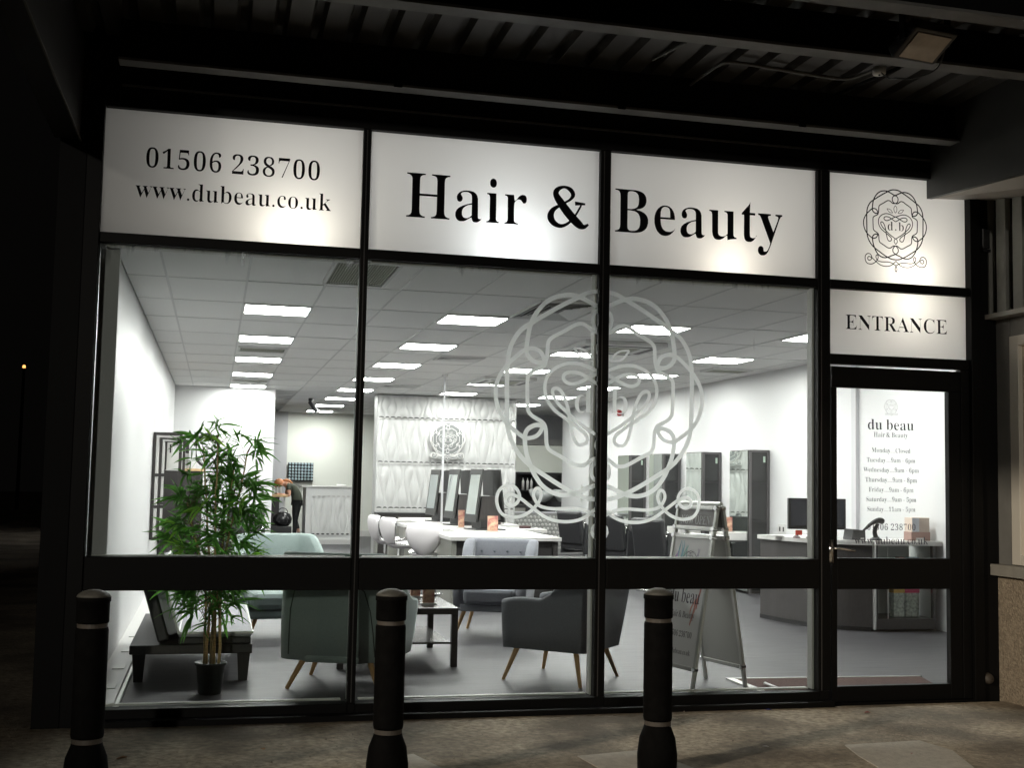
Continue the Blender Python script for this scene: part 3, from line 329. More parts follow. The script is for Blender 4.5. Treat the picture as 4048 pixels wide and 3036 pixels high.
# ================================================================ GROUND, FLOOR, WALLS, CEILING
gm=MB(); gm.box(-80,80,-40,-.10,-.4,0.0); gm.box(-80,-.95,-.10,80,-.4,0.0); gm.box(9.7,80,-.10,80,-.4,0.0)
struct('ground',gm,m_ground)
for i,(pl,lb) in enumerate((([(3.46,-1.20),(3.95,-1.16),(3.99,-1.42),(3.86,-1.80),(3.36,-1.74),(3.40,-1.45)],'pale concrete repair patch at the right, past the last bollard'),
    ([(1.90,-1.22),(2.30,-1.14),(2.42,-1.62),(1.95,-1.66)],'pale concrete repair patch at the foot of the right bollard'),
    ([(.98,-1.08),(1.06,-1.04),(1.16,-1.40),(1.02,-1.55),(.80,-1.55)],'pale concrete repair patch at the foot of the middle bollard'))):
    o=obj('concrete_patch',MB().prism(pl,.001,.006),m_patch); tag(o,lb,'ground patch',group='concrete repair patches in the pavement')
struct('salon_floor',B(-.74,9.6,-.02,24.0,-.08,0),m_floor)
struct('left_wall',B(-.90,-.72,.1,14.0,0,3.7),m_wall)
struct('back_left_wall',B(-.90,.98,14.0,14.15,0,3.0),m_wall)
struct('passage_side_wall',B(.86,.98,14.152,18.2,0,3.0),m_wallg)
struct('rear_wall_grey',B(-.9,1.66,21.78,21.9,0,3.0),m_wallg)
struct('rear_wall',B(1.662,5.6,21.9,22.05,0,3.0),m_wall2)
sk=MB().box(-.72,.98,13.975,13.998,0,.12).box(1.662,5.5,21.87,21.898,0,.14); struct('skirting',sk,m_white)
struct('right_wall',B(7.2,7.4,.1,17.25,0,3.0),m_wall)
struct('right_wall_skirting',B(7.18,7.198,4.6,17.24,0,.10),m_darkwood)
struct('wash_area_wall',MB().box(5.602,9.6,23.0,23.12,0,3.0).box(9.5,9.6,17.3,23,0,3.0).box(5.45,5.6,22.05,23.0,0,3.0),m_wall2)
struct('bulkhead',B(5.0,9.5,19.6,20.2,2.40,2.96),m_wallg)
struct('bulkhead_soffit',B(5.0,9.5,19.4,20.2,2.27,2.398),m_white)
struct('front_inner_wall',MB().box(5.12,7.4,-.02,.1,0,3.7),m_wall)
# ceiling: grid of inset tiles, openings for fittings
LX=[.19+.61*k for k in range(-2,17)]; LY=[1.0+1.22*k for k in range(-1,20)]
ceil=struct('ceiling',B(-.74,9.6,.99,24,3.02,3.06),m_grid)
gx=MB()
for x in LX[1:]: gx.box(x-.009,x+.009,.95,24,2.961,2.969)
for y in LY:
    if y>.9: gx.box(-.72,9.6,y-.009,y+.009,2.9605,2.9685)
obj('ceiling_grid_bars',gx,m_grid,ceil)
lights=[]
for ci,(x,rows) in enumerate(((.19,range(0,5)),(2.02,range(0,8)),(3.85,range(0,5)),(5.68,range(0,6)),(7.51,range(0,0)))):
    for k in rows: lights.append((x,3.436+2.44*k,ci,k))
lights+= [(7.51,20.516,4,7)]
def covered(x,y):   # tile fully hidden behind the back-left wall or beyond the right wall
    return (x<.9 and y>14.0) or (x>7.1 and y<17.0)
tile_me=None; ntile=0
LS={(round(l[0],2),round(l[1],1)) for l in lights}
tmesh={}
vents_rect=[(.76,1.25,1.02,2.03),(.21,.79,7.10,7.62),(.21,.79,12.08,12.52),(2.65,3.23,7.18,7.68),(2.65,3.23,12.06,12.6),(2.61,3.22,2.30,3.40),(6.32,6.9,7.25,7.68),(3.80,4.75,4.84,5.80),(3.80,4.60,9.76,10.8)]
for i,x in enumerate(LX[:-1]):
    for j,y in enumerate(LY[:-1]):
        if j==0: continue
        x0=max(x,-.72); x1=LX[i+1]; y0=max(y,.12); y1=LY[j+1]
        if x1<-.7 or covered(x0,y0) or y0>23 or (x0>5.6 and y0>20.3): continue
        pieces=[(x0,x1,y0,y1)]
        for (lx,ly,_,_) in lights:
            if abs(lx-x)<.05 and y0-.02<=ly<y1-.1: pieces=[(x0,x1,ly+.61,y1)] if ly-y0<.1 else [(x0,x1,y0,ly)]
        for p in pieces:
            w=round(p[1]-p[0]-.019,3); d=round(p[3]-p[2]-.019,3)
            if w<.05 or d<.05: continue
            key=(w,d)
            if key not in tmesh: tmesh[key]=B(0,w,0,d,0,.02).mesh('ceiling_tile'); tmesh[key].materials.append(m_tile)
            obj('tile',tmesh[key],None,ceil,loc=(p[0]+.0095,p[2]+.0095,2.9645+rnd.uniform(-.001,.002)),fix=False); ntile+=1
print('tiles',ntile)
colname=['left-hand','second','third','right-hand','far right']
rown=['nearest the window','second from the window','third from the window','fourth from the window','fifth from the window','sixth from the window','seventh from the window','last at the far end']
lf=MB().box(0,.61,0,.02,0,.02).box(0,.61,.59,.61,0,.02).box(0,.02,.02,.59,0,.02).box(.59,.61,.02,.59,0,.02).mesh('light_frame'); lf.materials.append(m_grid)
ld=B(.02,.59,.02,.59,.006,.012).mesh('light_diffuser'); ld.materials.append(m_light)
for (x,y,ci,k) in lights:
    t=thing('ceiling_light','square lit panel in the %s row of ceiling lights, %s'%(colname[ci],rown[k]) if ci<4 else 'square lit panel far back over the hair washing area','light',(x,y,2.946),0,'square ceiling light panels')
    obj('frame',lf,None,t,fix=False); obj('diffuser',ld,None,t,fix=False)
def grille(x0,x1,y0,y1,label,kind,n=22):
    t=thing('ceiling_vent',label,'vent',(x0,y0,2.944),0,'ceiling air vents'); w=x1-x0; d=y1-y0
    if kind=='mesh':
        obj('frame',MB().box(0,w,0,.025,0,.02).box(0,w,d-.025,d,0,.02).box(0,.025,.025,d-.025,0,.02).box(w-.025,w,.025,d-.025,0,.02),m_grid,t)
        s=MB()
        for i in range(n):
            a=.03+(w-.06)*i/n; s.box(a,a+(w-.06)/n*.45,.025,d-.025,.004,.012)
        tag(obj('louvre',s,mat('vent_louvre',(.33,.34,.28),.6),t),kind='stuff')
        obj('backing',B(.01,w-.01,.01,d-.01,.014,.018),mat('vent_back',(.16,.16,.13),.9),t)
    elif kind=='diffuser':
        obj('frame',MB().box(0,w,0,.02,0,.02).box(0,w,d-.02,d,0,.02).box(0,.02,.02,d-.02,0,.02).box(w-.02,w,.02,d-.02,0,.02),m_grid,t)
        obj('backing',B(.01,w-.01,.01,d-.01,.0155,.018),m_plastic,t)
        k=5
        for i in range(k):
            a=.04+i*.045*w/.6; b=.04+i*.045*d/.6; s=MB()
            for (q0,q1,q2,q3,ax,sg) in ((a,w-a,b,b+.03,'y',1),(a,w-a,d-b-.03,d-b,'y',-1)):
                s.add([(q0,q2,0 if sg>0 else .013),(q1,q2,0 if sg>0 else .013),(q1-.0,q3,.013 if sg>0 else 0),(q0,q3,.013 if sg>0 else 0)],[(0,1,2,3)])
            for (q0,q1,sg) in ((a,a+.03,1),(w-a-.03,w-a,-1)):
                s.add([(q0,b,0 if sg>0 else .013),(q1,b,.013 if sg>0 else 0),(q1,d-b,.013 if sg>0 else 0),(q0,d-b,0 if sg>0 else .013)],[(0,1,2,3)])
            o=obj('blade',s,m_grid,t,fix=False); so=o.modifiers.new('s','SOLIDIFY'); so.thickness=.002
    else:
        obj('casing',MB().box(0,w,0,d,-.03,.02),m_grid,t,bevel=.01)
        obj('intake_grille',MB().box(w*.25,w*.75,d*.25,d*.75,-.036,-.031),mat('vent_louvre',(.33,.34,.28),.6),t)
        for (a,b,c,e) in ((.15,.85,.07,.14),(.15,.85,.86,.93)): obj('air_slot',B(w*a,w*b,d*c,d*e,-.034,-.031),m_plastic,t)
        for (a,b,c,e) in ((.07,.14,.2,.8),(.86,.93,.2,.8)): obj('air_slot',B(w*a,w*b,d*c,d*e,-.034,-.031),m_plastic,t)
vl=[('large grey ribbed extract grille just inside the window, behind the left mullion','mesh'),('flat grey vent in the left-hand row of lights','mesh'),('flat grey vent at the far end of the left-hand row of lights','mesh'),
 ('slatted four way air diffuser in the middle of the ceiling','diffuser'),('slatted air diffuser above the relief panel wall','diffuser'),('large square slatted air diffuser near the window behind the etched crest','diffuser'),
 ('flat grey vent beside the right-hand wall','mesh'),('nearer white air conditioning cassette behind the crest','cassette'),('farther white air conditioning cassette','cassette')]
for r_,(lb,kd) in zip(vents_rect,vl): grille(*r_,lb,kd)

# ================================================================ SHOPFRONT
sf=thing('shopfront','glazed black framed salon shopfront with lit fascia panels and entrance door','shopfront',(2.2,0,0))
P=lambda n,mb,m,par=None,**k: obj(n,mb,m,par or sf,world=True,**k)
Z=dict(t0=3.602,t1=2.849,t2=2.787,t3=2.339,t4=.954,t5=.759,t6=.086)
FX=[(-.71,.82),(.868,2.369),(2.439,3.926)]
def memb(n,x0,x1,z0,z1,y0=-.035,y1=.03,mm=None): return P(n,B(x0,x1,y0,y1,z0,z1),mm or m_black,bevel=.004)
memb('jamb',-.80,-.71,-.02,3.66,-.06,.05)
memb('jamb',5.091,5.17,-.02,3.66,-.06,.05)
memb('head_frame',-.708,5.089,3.602,3.66,-.045,.05)
for (x0,x1) in ((.82,.868),(2.369,2.439),(3.926,4.018)):
    memb('mullion',x0,x1,.088,3.60)
    P('glazing_gasket',B(x0+.020,x0+.026,-.039,-.0352,.09,3.6),mat('dark_gasket',(.05,.05,.05),.3))
for (x0,x1) in FX+[(4.018,5.091)]:
    memb('transom',x0+.001,x1-.001,Z['t1'],Z['t2']) if False else memb('transom',x0+.001,x1-.001,Z['t2'],Z['t1'],-.033,.029)
for (x0,x1) in FX:
    memb('mid_rail',x0+.001,x1-.001,Z['t5'],Z['t4'],-.045,.05)
    memb('bottom_rail',x0+.001,x1-.001,.0,Z['t6'],-.05,.05)
for (x0,x1) in ((.8205,.8675),(2.3695,2.4385),(3.9265,4.0)): memb('bottom_block',x0,x1,0,.0875,-.045,.11)
memb('sill',-.708,3.99,-.015,.035,-.14,-.051)
memb('transom',4.019,5.09,2.27,Z['t3'],-.033,.029)
# pale inner reveals of the frame seen through the glass
for (x0,x1) in ((.826,.862),(2.36,2.43),(3.915,3.99)): P('inner_mullion_frame',B(x0,x1,.031,.10,.09,2.786),m_inner)
for (x0,x1) in FX:
    for q in ((.051,.095,.09,.098),(.051,.095,.945,.958),(.031,.095,2.776,2.79)): P('inner_sill_frame',B(x0+.03,x1-.03,*q),m_inner)
P('inner_jamb_frame',B(-.71,-.60,.10,.14,.0,2.95),m_wallg)
# panes
for (x0,x1) in FX:
    P('window_pane',B(x0-.01,x1+.01,.004,.010,Z['t4']-.01,Z['t2']+.01),m_glass)
    P('window_pane',B(x0-.01,x1+.01,.004,.010,Z['t6']-.01,Z['t5']+.01),m_glass2)
# fascia void with white lining, behind the translucent panels
struct('fascia_void',MB().box(-.72,5.2,.9,.93,3.07,3.75).box(-.72,5.2,.06,.93,3.72,3.75).add([(-.72,.032,2.80),(5.2,.032,2.80),(5.2,.93,2.968),(-.72,.93,2.968),(-.72,.032,2.815),(5.2,.032,2.815),(5.2,.93,2.985),(-.72,.93,2.985)],[(0,1,2,3),(4,5,6,7),(0,1,5,4),(1,2,6,5),(2,3,7,6),(3,0,4,7)]).box(5.16,5.2,.06,.93,2.8,3.75).box(-.76,-.72,.06,.93,2.8,3.75),mat('void_lining',(.35,.35,.35),.8))
signs=[]
for i,(x0,x1) in enumerate(FX+[(4.018,5.091)]):
    signs.append(P('sign_panel',MB().add([(x0-.012,.006,Z['t1']-.012),(x1+.012,.006,Z['t1']-.012),(x1+.012,.006,Z['t0']+.012),(x0-.012,.006,Z['t0']+.012)],[(0,1,2,3)]),m_sign,fix=False))
ent=P('sign_panel',MB().add([(4.006,.006,Z['t3']-.012),(5.10,.006,Z['t3']-.012),(5.10,.006,Z['t2']+.012),(4.006,.006,Z['t2']+.012)],[(0,1,2,3)]),m_sign,fix=False)
fn=lambda y:(lambda a,b,o=0:Vector((a,y-o,b)))
def lettering(n,s,x0,x1,zb,H,par,m=m_ink,y=.002,**k):
    mb=text_mb(s,x0,x1,zb,H,fn(y),**k); o=obj(n,mb,m,par,fix=False); o.location=-WP(par); return o
lettering('lettering','Hair',1.100,1.883,3.075,.289,signs[1])
mbA=text_mb('&',2.035,2.302,3.088,.262,fn(.002),ref=690); oA=obj('lettering',mbA,m_ink,signs[1],fix=False); oA.location=-WP(signs[1])
mbB=text_mb('Beauty',2.478,3.680,3.076,.289,fn(.002)); oB=obj('lettering',mbB,m_ink,signs[2],fix=False); oB.location=-WP(signs[2])
lettering('lettering','01506 238700',-.47,.559,3.262,.124,signs[0],track=28)
lettering('lettering','www.dubeau.co.uk',-.524,.635,3.076,.106,signs[0],track=8)
lettering('lettering','ENTRANCE',4.153,4.940,2.517,.102,ent)
def crest(n,xc,zb,H,par,m,y,**k):
    mb=crest_mb(xc,zb,H,fn(y),**k); o=obj(n,mb,m,par,fix=False); o.location=-WP(par); return o
crest('crest_print',4.5365,2.933,.587,signs[3],m_ink,.002,wmul=.78,aspect=.955)
crest('etched_crest',2.4025,1.085,1.601,sf,m_frost,.002,k=8)
# the drop under the etched crest is solid
dp=MB(); pts=[(0,.085),(.03,.06),(.055,.03),(.062,-.005),(.05,-.035),(.025,-.055),(0,-.06)]
ring=[(2.4025+a,1.12+b) for a,b in pts]+[(2.4025-a,1.12+b) for a,b in pts[::-1][1:-1]]
dp.poly([ring],lambda a,b:(a,-.004,b)); P('etched_drop',dp,m_frost,fix=False)
# door
door=thing('door','x','x',(0,0,0)); del door['label']; del door['category']; door.parent=sf; door.location=Vector((4.03,0,0))-WP(sf)
D=lambda n,mb,m,**k: obj(n,mb,m,door,world=True,**k)
D('door_rail',B(4.035,5.02,-.025,.025,2.112,2.254),m_black,bevel=.003); D('door_rail',B(4.072,4.926,-.024,.025,.752,.960),m_black,bevel=.003); D('door_rail',B(4.072,4.926,-.024,.025,.01,.112),m_black,bevel=.003)
D('door_stile',B(4.03,4.071,-.025,.025,.01,2.111),m_black,bevel=.003); D('door_stile',B(4.927,5.02,-.025,.025,.01,2.111),m_black,bevel=.003)
dpn=D('door_pane',B(4.06,4.94,.004,.010,.955,2.12),m_glass2); D('door_pane',B(4.06,4.94,.004,.010,.10,.76),m_glass2)
h=MB().box(4.008,4.038,-.036,-.026,.93,1.085); h.tube([(4.023,-.036,1.03),(4.023,-.085,1.03),(4.05,-.09,1.028),(4.165,-.09,1.012)],.009,8)
D('door_handle',h,m_chrome,smooth=True)
memb('door_threshold',4.0,5.09,-.015,.008,-.06,.05)
memb('door_post',5.022,5.089,.01,2.268,-.03,.03)
yy=.002
crest('crest_print',4.4965,1.925,.119,dpn,m_ink2,yy,k=3,db=False,wmul=.5)
for s,x0,x1,zb,H,kw in (('du beau',4.320,4.671,1.834,.070,{}),('Hair & Beauty',4.364,4.625,1.783,.034,{}),
  ('Monday.....Closed',4.348,4.644,1.677,.032,{}),('Tuesday.....9am - 6pm',4.309,4.681,1.611,.032,{}),('Wednesday.....9am - 6pm',4.284,4.708,1.544,.032,{}),
  ('Thursday.....9am - 8pm',4.298,4.692,1.476,.032,{}),('Friday.....9am - 6pm',4.325,4.665,1.409,.032,{}),('Saturday.....9am - 5pm',4.305,4.686,1.343,.032,{}),
  ('Sunday.....11am - 5pm',4.312,4.678,1.276,.032,{}),('01506 238700',4.311,4.679,1.149,.044,{'track':25}),('www.dubeau.co.uk',4.214,4.776,1.054,.05,{})):
    lettering('lettering',s,x0,x1,zb,H,dpn,m=m_ink if s=='du beau' else m_ink2,**kw)
# dark fascia boarding above the glazing
fb=thing('upper_fascia','black boarding above the lit sign panels, under the canopy','fascia',(2.2,0,3.66))
obj('board',B(-.85,5.3,-.04,.05,3.662,3.735),m_steel,fb,world=True); obj('drip_trim',B(-.62,4.95,-.062,-.042,3.728,3.738),mat('trim_grey',(.10,.10,.10),.4),fb,world=True)
obj('board',B(-.85,5.3,-.035,.05,3.74,4.3),m_steel,fb,world=True)
obj('side_board',B(-.95,-.802,-.05,.3,-.02,4.3),m_steel,fb,world=True)
# ================================================================ CANOPY
cn=thing('canopy','dark steel canopy with ribbed metal underside over the shopfront','canopy',(2.2,-1.5,4.03))
dk=MB(); pts=[]; x=-3.0; pt=.207
while x<6.4: pts+=[(x,4.035),(x+.125,4.035),(x+.146,4.085),(x+.186,4.085)]; x+=pt
n=len(pts); v=[(a,-3.6,b) for a,b in pts]+[(a,.0,b) for a,b in pts]
dk.add(v,[(i,i+1,n+i+1,n+i) for i in range(n-1)]); dk.box(-3,6.4,-3.6,0,4.2,4.25)
C=lambda n,mb,m,**k: obj(n,mb,m,cn,world=True,**k)
C('ribbed_deck',dk,m_deck,fix=False)
def beam(y,z0,z1,x0=-.9,x1=5.6,fl=.11):
    C('beam_web',B(x0,x1,y-.012,y+.012,z0+.018,z1),m_steel); C('beam_flange',B(x0,x1,y-fl/2,y+fl/2,z0,z0+.016),m_flange)
beam(-.33,3.775,4.03,-.62,4.80); beam(-1.55,3.80,4.03); beam(-2.22,3.80,4.03)
for x in (.95,2.36,3.6): C('flange_bracket',B(x,x+.05,-.39,-.386,3.77,3.80),m_steel)
C('end_beam',B(-.98,-.84,-4,-.06,3.38,3.98),mat('grey_green_steel',(.012,.012,.013),.5,var=.4,vs=3))
C('end_beam_edge',B(-.842,-.832,-4,-.06,3.37,3.378),m_flange)
# conduits, floodlight, cable
o=obj('conduit',MB().tube(smooth_curve([(2.862,-.34,3.99),(2.885,-.56,4.0),(2.90,-.70,4.0),(2.96,-.775,4.0),(3.3,-.74,4.0),(3.66,-.70,4.0),(3.77,-.72,4.0),(3.82,-.82,4.0),(3.846,-.93,4.0)],k=4),.011,6),m_flange,smooth=True); tag(o,'bent grey conduit pipe running under the ribbed deck','pipe')
o=obj('conduit',MB().tube([(3.86,-.36,4.01),(3.98,-.96,4.01)],.012,6),m_steel,smooth=True); tag(o,'straight dark conduit running towards the floodlight cable','pipe')
o=obj('conduit',MB().tube([(2.50,-.62,4.02),(2.585,-.95,4.02)],.009,6),m_flange); tag(o,'short straight conduit between the deck ribs','pipe')
t=thing('junction_box','round white conduit box under the canopy beside the beam','junction box',(3.846,-.95,3.975)); obj('box',MB().lathe([(.0,-.02),(.036,-.02),(.04,-.012),(.04,.025),(0,.025)],n=16),m_grid,t,smooth=True); obj('lid_screw',MB().cyl((0,0,-.026),(0,0,-.02),.006),m_steel,t)
fl=thing('floodlight','unlit square floodlight hanging from the outer canopy beam','floodlight',(3.57,-1.86,3.775),R(8))
Mx=Matrix.Rotation(R(-28),4,'X')
obj('housing',MB().box(-.14,.14,-.11,.11,0,.075,Mx),m_plastic,fl,bevel=.01)
obj('lens',B(-.11,.11,-.085,.085,-.006,-.001,Mx),mat('flood_lens',(.30,.25,.20),.12,spec=.8,var=.2,vs=8),fl)
obj('bracket',MB().box(-.155,-.145,-.02,.02,.02,.2).box(.145,.155,-.02,.02,.02,.2).box(-.155,.155,-.02,.02,.19,.2),m_steel,fl)
o=obj('cable',MB().tube(smooth_curve([(3.846,-.97,3.96),(3.70,-1.30,3.80),(3.60,-1.52,3.72),(3.66,-1.60,3.70),(3.75,-1.70,3.735),(3.72,-1.84,3.86)],k=5),.005,6),m_plastic,smooth=True); tag(o,'slack black cable looping from the box to the floodlight','cable')
# ================================================================ NEIGHBOURING UNIT, RIGHT
nb=thing('neighbour_building','neighbouring unit on the right with pebble dashed wall, window and striped cladding','building',(5.4,-1,0))
Nn=lambda n,mb,m,**k: obj(n,mb,m,nb,world=True,**k)
m_peb=mat('pebble_dash',(.36,.30,.225),.95,var=.38,vs=55,bump=1.0,bs=75,voronoi=True)
m_rend=mat('grey_render',(.20,.20,.19),.8,var=.1,vs=5)
Nn('pebble_wall',B(5.30,5.6,-4.5,.06,-.1,.848),m_peb); Nn('corner_trim',B(5.288,5.60,.061,.10,-.1,.848),mat('corner_trim',(.20,.22,.20),.7))
Nn('window_sill',B(5.24,5.6,-4.5,.11,.85,.925),mat('sill_concrete',(.30,.29,.26),.8,var=.12,vs=10))
Nn('pier',B(5.31,5.6,-.165,.10,.926,2.63),m_rend)
Nn('ledge',B(5.22,5.6,-4.5,.20,2.632,2.665),mat('ledge_metal',(.34,.33,.30),.5))
wf=Nn('window',MB().box(5.31,5.37,-.26,-.168,.93,2.5).box(5.31,5.37,-4.5,-.26,.93,1.0).box(5.31,5.37,-4.5,-.26,2.43,2.5),mat('window_frame_white',(.70,.67,.60),.4),bevel=.004)
obj('window_pane',B(5.345,5.35,-4.4,-.26,1.0,2.43),mat('curtained_pane',(.62,.54,.44),.25,spec=.6),wf).location=-WP(wf)
Nn('lintel',B(5.32,5.6,-4.5,-.168,2.5,2.63),m_rend)
m_board=mat('cladding_board',(.22,.22,.20),.6,var=.15,vs=4); k=0; y=.055
Nn('cladding_back',B(5.32,5.6,-4.5,.2,2.666,4.0),m_steel)
while y>-3.2:
    Nn('cladding_board',B(5.25,5.30,y-.10,y,2.667,3.9),m_board,bevel=.003); y-=.178
Nn('outer_jamb',B(5.171,5.32,-.03,.2,-.05,4.0),m_steel)
sof=MB(); sof.add([(4.79,.03,3.475),(4.79,-3.6,3.21),(4.79,-3.6,4.25),(4.79,.03,4.02),(4.83,.03,3.475),(4.83,-3.6,3.21),(4.83,-3.6,4.25),(4.83,.03,4.02)],[(0,1,2,3),(4,5,6,7),(0,1,5,4),(1,2,6,5),(2,3,7,6),(3,0,4,7)])
Nn('fascia_board',sof,mat('grey_fascia',(.05,.052,.05),.5,var=.15,vs=3))
s2=MB(); s2.add([(4.831,.03,3.48),(5.30,.03,3.50),(5.30,-3.6,2.98),(4.831,-3.6,3.215),(4.831,.03,3.50),(5.30,.03,3.52),(5.30,-3.6,3.0),(4.831,-3.6,3.235)],[(0,1,2,3),(4,5,6,7),(0,1,5,4),(1,2,6,5),(2,3,7,6),(3,0,4,7)])
Nn('soffit',s2,mat('pale_soffit',(.42,.39,.35),.5))
t=thing('security_light','small boxy security sensor on the frame beside the striped cladding','sensor',(5.205,-.05,3.2)); obj('body',B(-.03,.03,-.03,.03,-.07,.07),m_plastic,t,bevel=.006); obj('bracket',B(-.01,.05,-.008,.008,-.09,-.07),m_plastic,t)
# distant lamp at the left
t=thing('distant_street_lamp','tiny amber street lamp far off in the darkness at the left','street lamp',(-7.04,40,0)); obj('post',MB().cyl((0,0,0),(0,0,5.3),.07,.05,8),m_steel,t); obj('lantern',MB().lathe([(0,5.2),(.045,5.22),(.055,5.27),(.05,5.34),(0,5.36)],n=10),mat('amber_lamp',(1,.55,.2),.5,emit=1.6,ecol=(1,.45,.12)),t,smooth=True)
# bollards
bp=[(0,.0),(.098,.0),(.100,.09),(.090,.17),(.072,.215),(.066,.235)]
m_rec=mat('recycled_black_plastic',(.005,.005,.005),.8,spec=.05,var=.3,vs=20,bump=.15,bs=60); m_cap=mat('lit_cap',(.10,.10,.09),.6,var=.3,vs=14); m_band=mat('reflective_band',(.09,.08,.07),.45)  # cap paler than the post: lamp light from above put into its colour
def bollard():
    t=thing('bollard','x','bollard',group='black bollards in front of the shopfront')
    obj('base',MB().lathe(bp,n=28),m_rec,t,smooth=True)
    obj('band',MB().lathe([(0,.235),(.067,.235),(.067,.256),(0,.256)],n=28),m_band,t,smooth=False)
    obj('post',MB().lathe([(0,.257),(.069,.257),(.072,.27),(.072,.73),(.069,.742),(0,.742)],n=28),m_rec,t,smooth=True)
    obj('band',MB().lathe([(0,.743),(.066,.743),(.066,.762),(0,.762)],n=28),m_band,t)
    obj('collar',MB().lathe([(0,.763),(.070,.763),(.072,.77),(.072,.855),(.076,.858),(.076,.878),(0,.878)],n=28),m_rec,t,smooth=True)
    obj('cap',MB().lathe([(0,.879),(.075,.879),(.068,.890),(.05,.902),(.025,.910),(0,.912)],n=28),m_cap,t,smooth=True)
    for c in t.children:
        c.data.materials
    return t
b0=bollard(); b0.location=(-.508,-1.6,0); b0['label']='black bollard at the left edge of the shopfront'
copy_tree(b0,(.842,-1.6,0),R(40),'black bollard in front of the green chair, middle one of three')
copy_tree(b0,(2.197,-1.6,0),R(80),'black bollard in front of the A board, nearest the entrance door')
gr=MB(); rg=random.Random(3)
for i in range(1500):
    x=rg.uniform(-2.5,6.0); y=rg.uniform(-2.2,-.13)
    if x>5.2: continue
    r_=rg.uniform(.0015,.005)*(1.6 if rg.random()<.08 else 1); a=rg.uniform(0,3); gr.add([(x+math.cos(a)*r_,y+math.sin(a)*r_,.0),(x-math.sin(a)*r_,y+math.cos(a)*r_*.8,.0),(x-math.cos(a)*r_*.9,y-math.sin(a)*r_,.0),(x+math.sin(a)*r_,y-math.cos(a)*r_,.0),(x,y,r_*1.1)],[(0,1,4),(1,2,4),(2,3,4),(3,0,4)])
tag(obj('grit',gr,mat('grit',(.30,.25,.19),.9,var=.6,vs=30)),'loose grit and crumbs scattered over the pavement','grit',kind='stuff')
# litter
for (x,y,lb,c,s_) in ((-.40,-.90,'curled brown leaf on the pavement near the left bollard',(.30,.15,.06),.03),(.03,-.98,'small pale scrap on the pavement left of the middle bollard',(.5,.42,.33),.022),(3.0,-1.16,'pale cigarette end on the pavement right of the right bollard',(.6,.55,.5),.018),(3.5,-.17,'blue bottle top lying at the foot of the shopfront',(.05,.06,.3),.02),(4.1,-.35,'red leaf on the pavement in front of the door',(.25,.05,.04),.025),(3.72,-1.45,'dark red berry lying on the pale patch',(.2,.02,.02),.014),(.30,-.80,'tan leaf on the pavement left of the middle bollard',(.35,.2,.1),.024)):
    mb=MB(); v=[(0,-1,0),(.45,-.3,.25),(.35,.5,.15),(0,1,.1),(-.4,.4,.3),(-.45,-.4,.1)]; mb.add([(a*s_,b*s_,c2*s_+.004) for a,b,c2 in v],[(0,1,2,3),(0,3,4,5)])
    o=obj('litter',mb,mat('litter%d'%int(x*100),c,.8),loc=(x,y,0),rot=(0,0,rnd.uniform(0,6)),fix=False); md=o.modifiers.new('s','SOLIDIFY'); md.thickness=.002; tag(o,lb,'litter')
t=thing('door_stop','small round grey rubber door stop on the wall right of the entrance','door stop',(5.2,-.04,.145)); obj('pad',MB().lathe([(0,-.01),(.035,-.01),(.04,0),(.03,.03),(0,.035)],n=14,M=Matrix.Rotation(R(90),4,'X')),mat('stop',(.06,.05,.04),.6),t,smooth=True)

# ================================================================ INTERIOR FIXTURES
# left wall skirting trunking with sockets
t=thing('floor_trunking','low pale trunking along the foot of the left wall','trunking',(-.62,4,0))
obj('casing',MB().box(-.719,-.545,.35,13.9,0,.035),m_white,t,world=True,bevel=.004)
obj('edge_strip',B(-.543,-.52,.35,13.9,0,.022),m_alu,t,world=True)
for y in (.95,1.75,2.6,3.5): obj('socket_lid',B(-.66,-.575,y,y+.16,.0352,.042),m_alu,t,world=True,bevel=.002)
t=thing('wall_trunking','pale vertical cable trunking on the right-hand wall above the desk','trunking',(7.19,5.14,0)); obj('channel',B(7.16,7.199,5.09,5.19,.11,2.94),mat('trunking_grey',(.50,.50,.52),.5),t,world=True)
# relief panel wall
pw=thing('relief_wall','free standing white partition clad in wavy relief panels','partition',(4.13,14.4,0))
obj('core',B(2.83,5.44,14.33,14.75,0,2.95),m_relief,pw,world=True)
obj('plinth',B(2.84,5.43,14.28,14.329,0,.088),m_relief,pw,world=True)
def relief(w,h,nx,nz,per,ph=0,amp=.030):
    def edge(k,t): return k*per+(1 if k%2 else -1)*per*.30*math.sin(2*math.pi*t+1.1*math.sin(k*1.7))
    def f(u,v):
        x=u*w; k=int(x/per)-1
        while edge(k+1,v)<=x: k+=1
        a=edge(k,v);b=edge(k+1,v); d=abs((x-a)/(b-a)-.5)*2
        return (x,-amp*(.25+.75*(b-a)/per/1.3)*(1-d**2.0)*(.3+.7*min(1,5*min(v,1-v)+.12)),v*h)
    return MB().grid(nx,nz,f)
pm={}
zr=[(.09,.89),(.892,1.718),(1.72,2.528),(2.53,2.945)]
for j,(z0,z1) in enumerate(zr):
    for i in range(3):
        w=.8633; key=round(z1-z0,3)
        if key not in pm: 
            pm[key]=relief(w,(z1-z0),64,28,w/8).mesh('relief_panel',False); pm[key].materials.append(m_relief)
            for p_ in pm[key].polygons: p_.use_smooth=True
        obj('relief_panel',pm[key],None,pw,loc=(2.838+i*w,14.325,z0),world=True,fix=False)
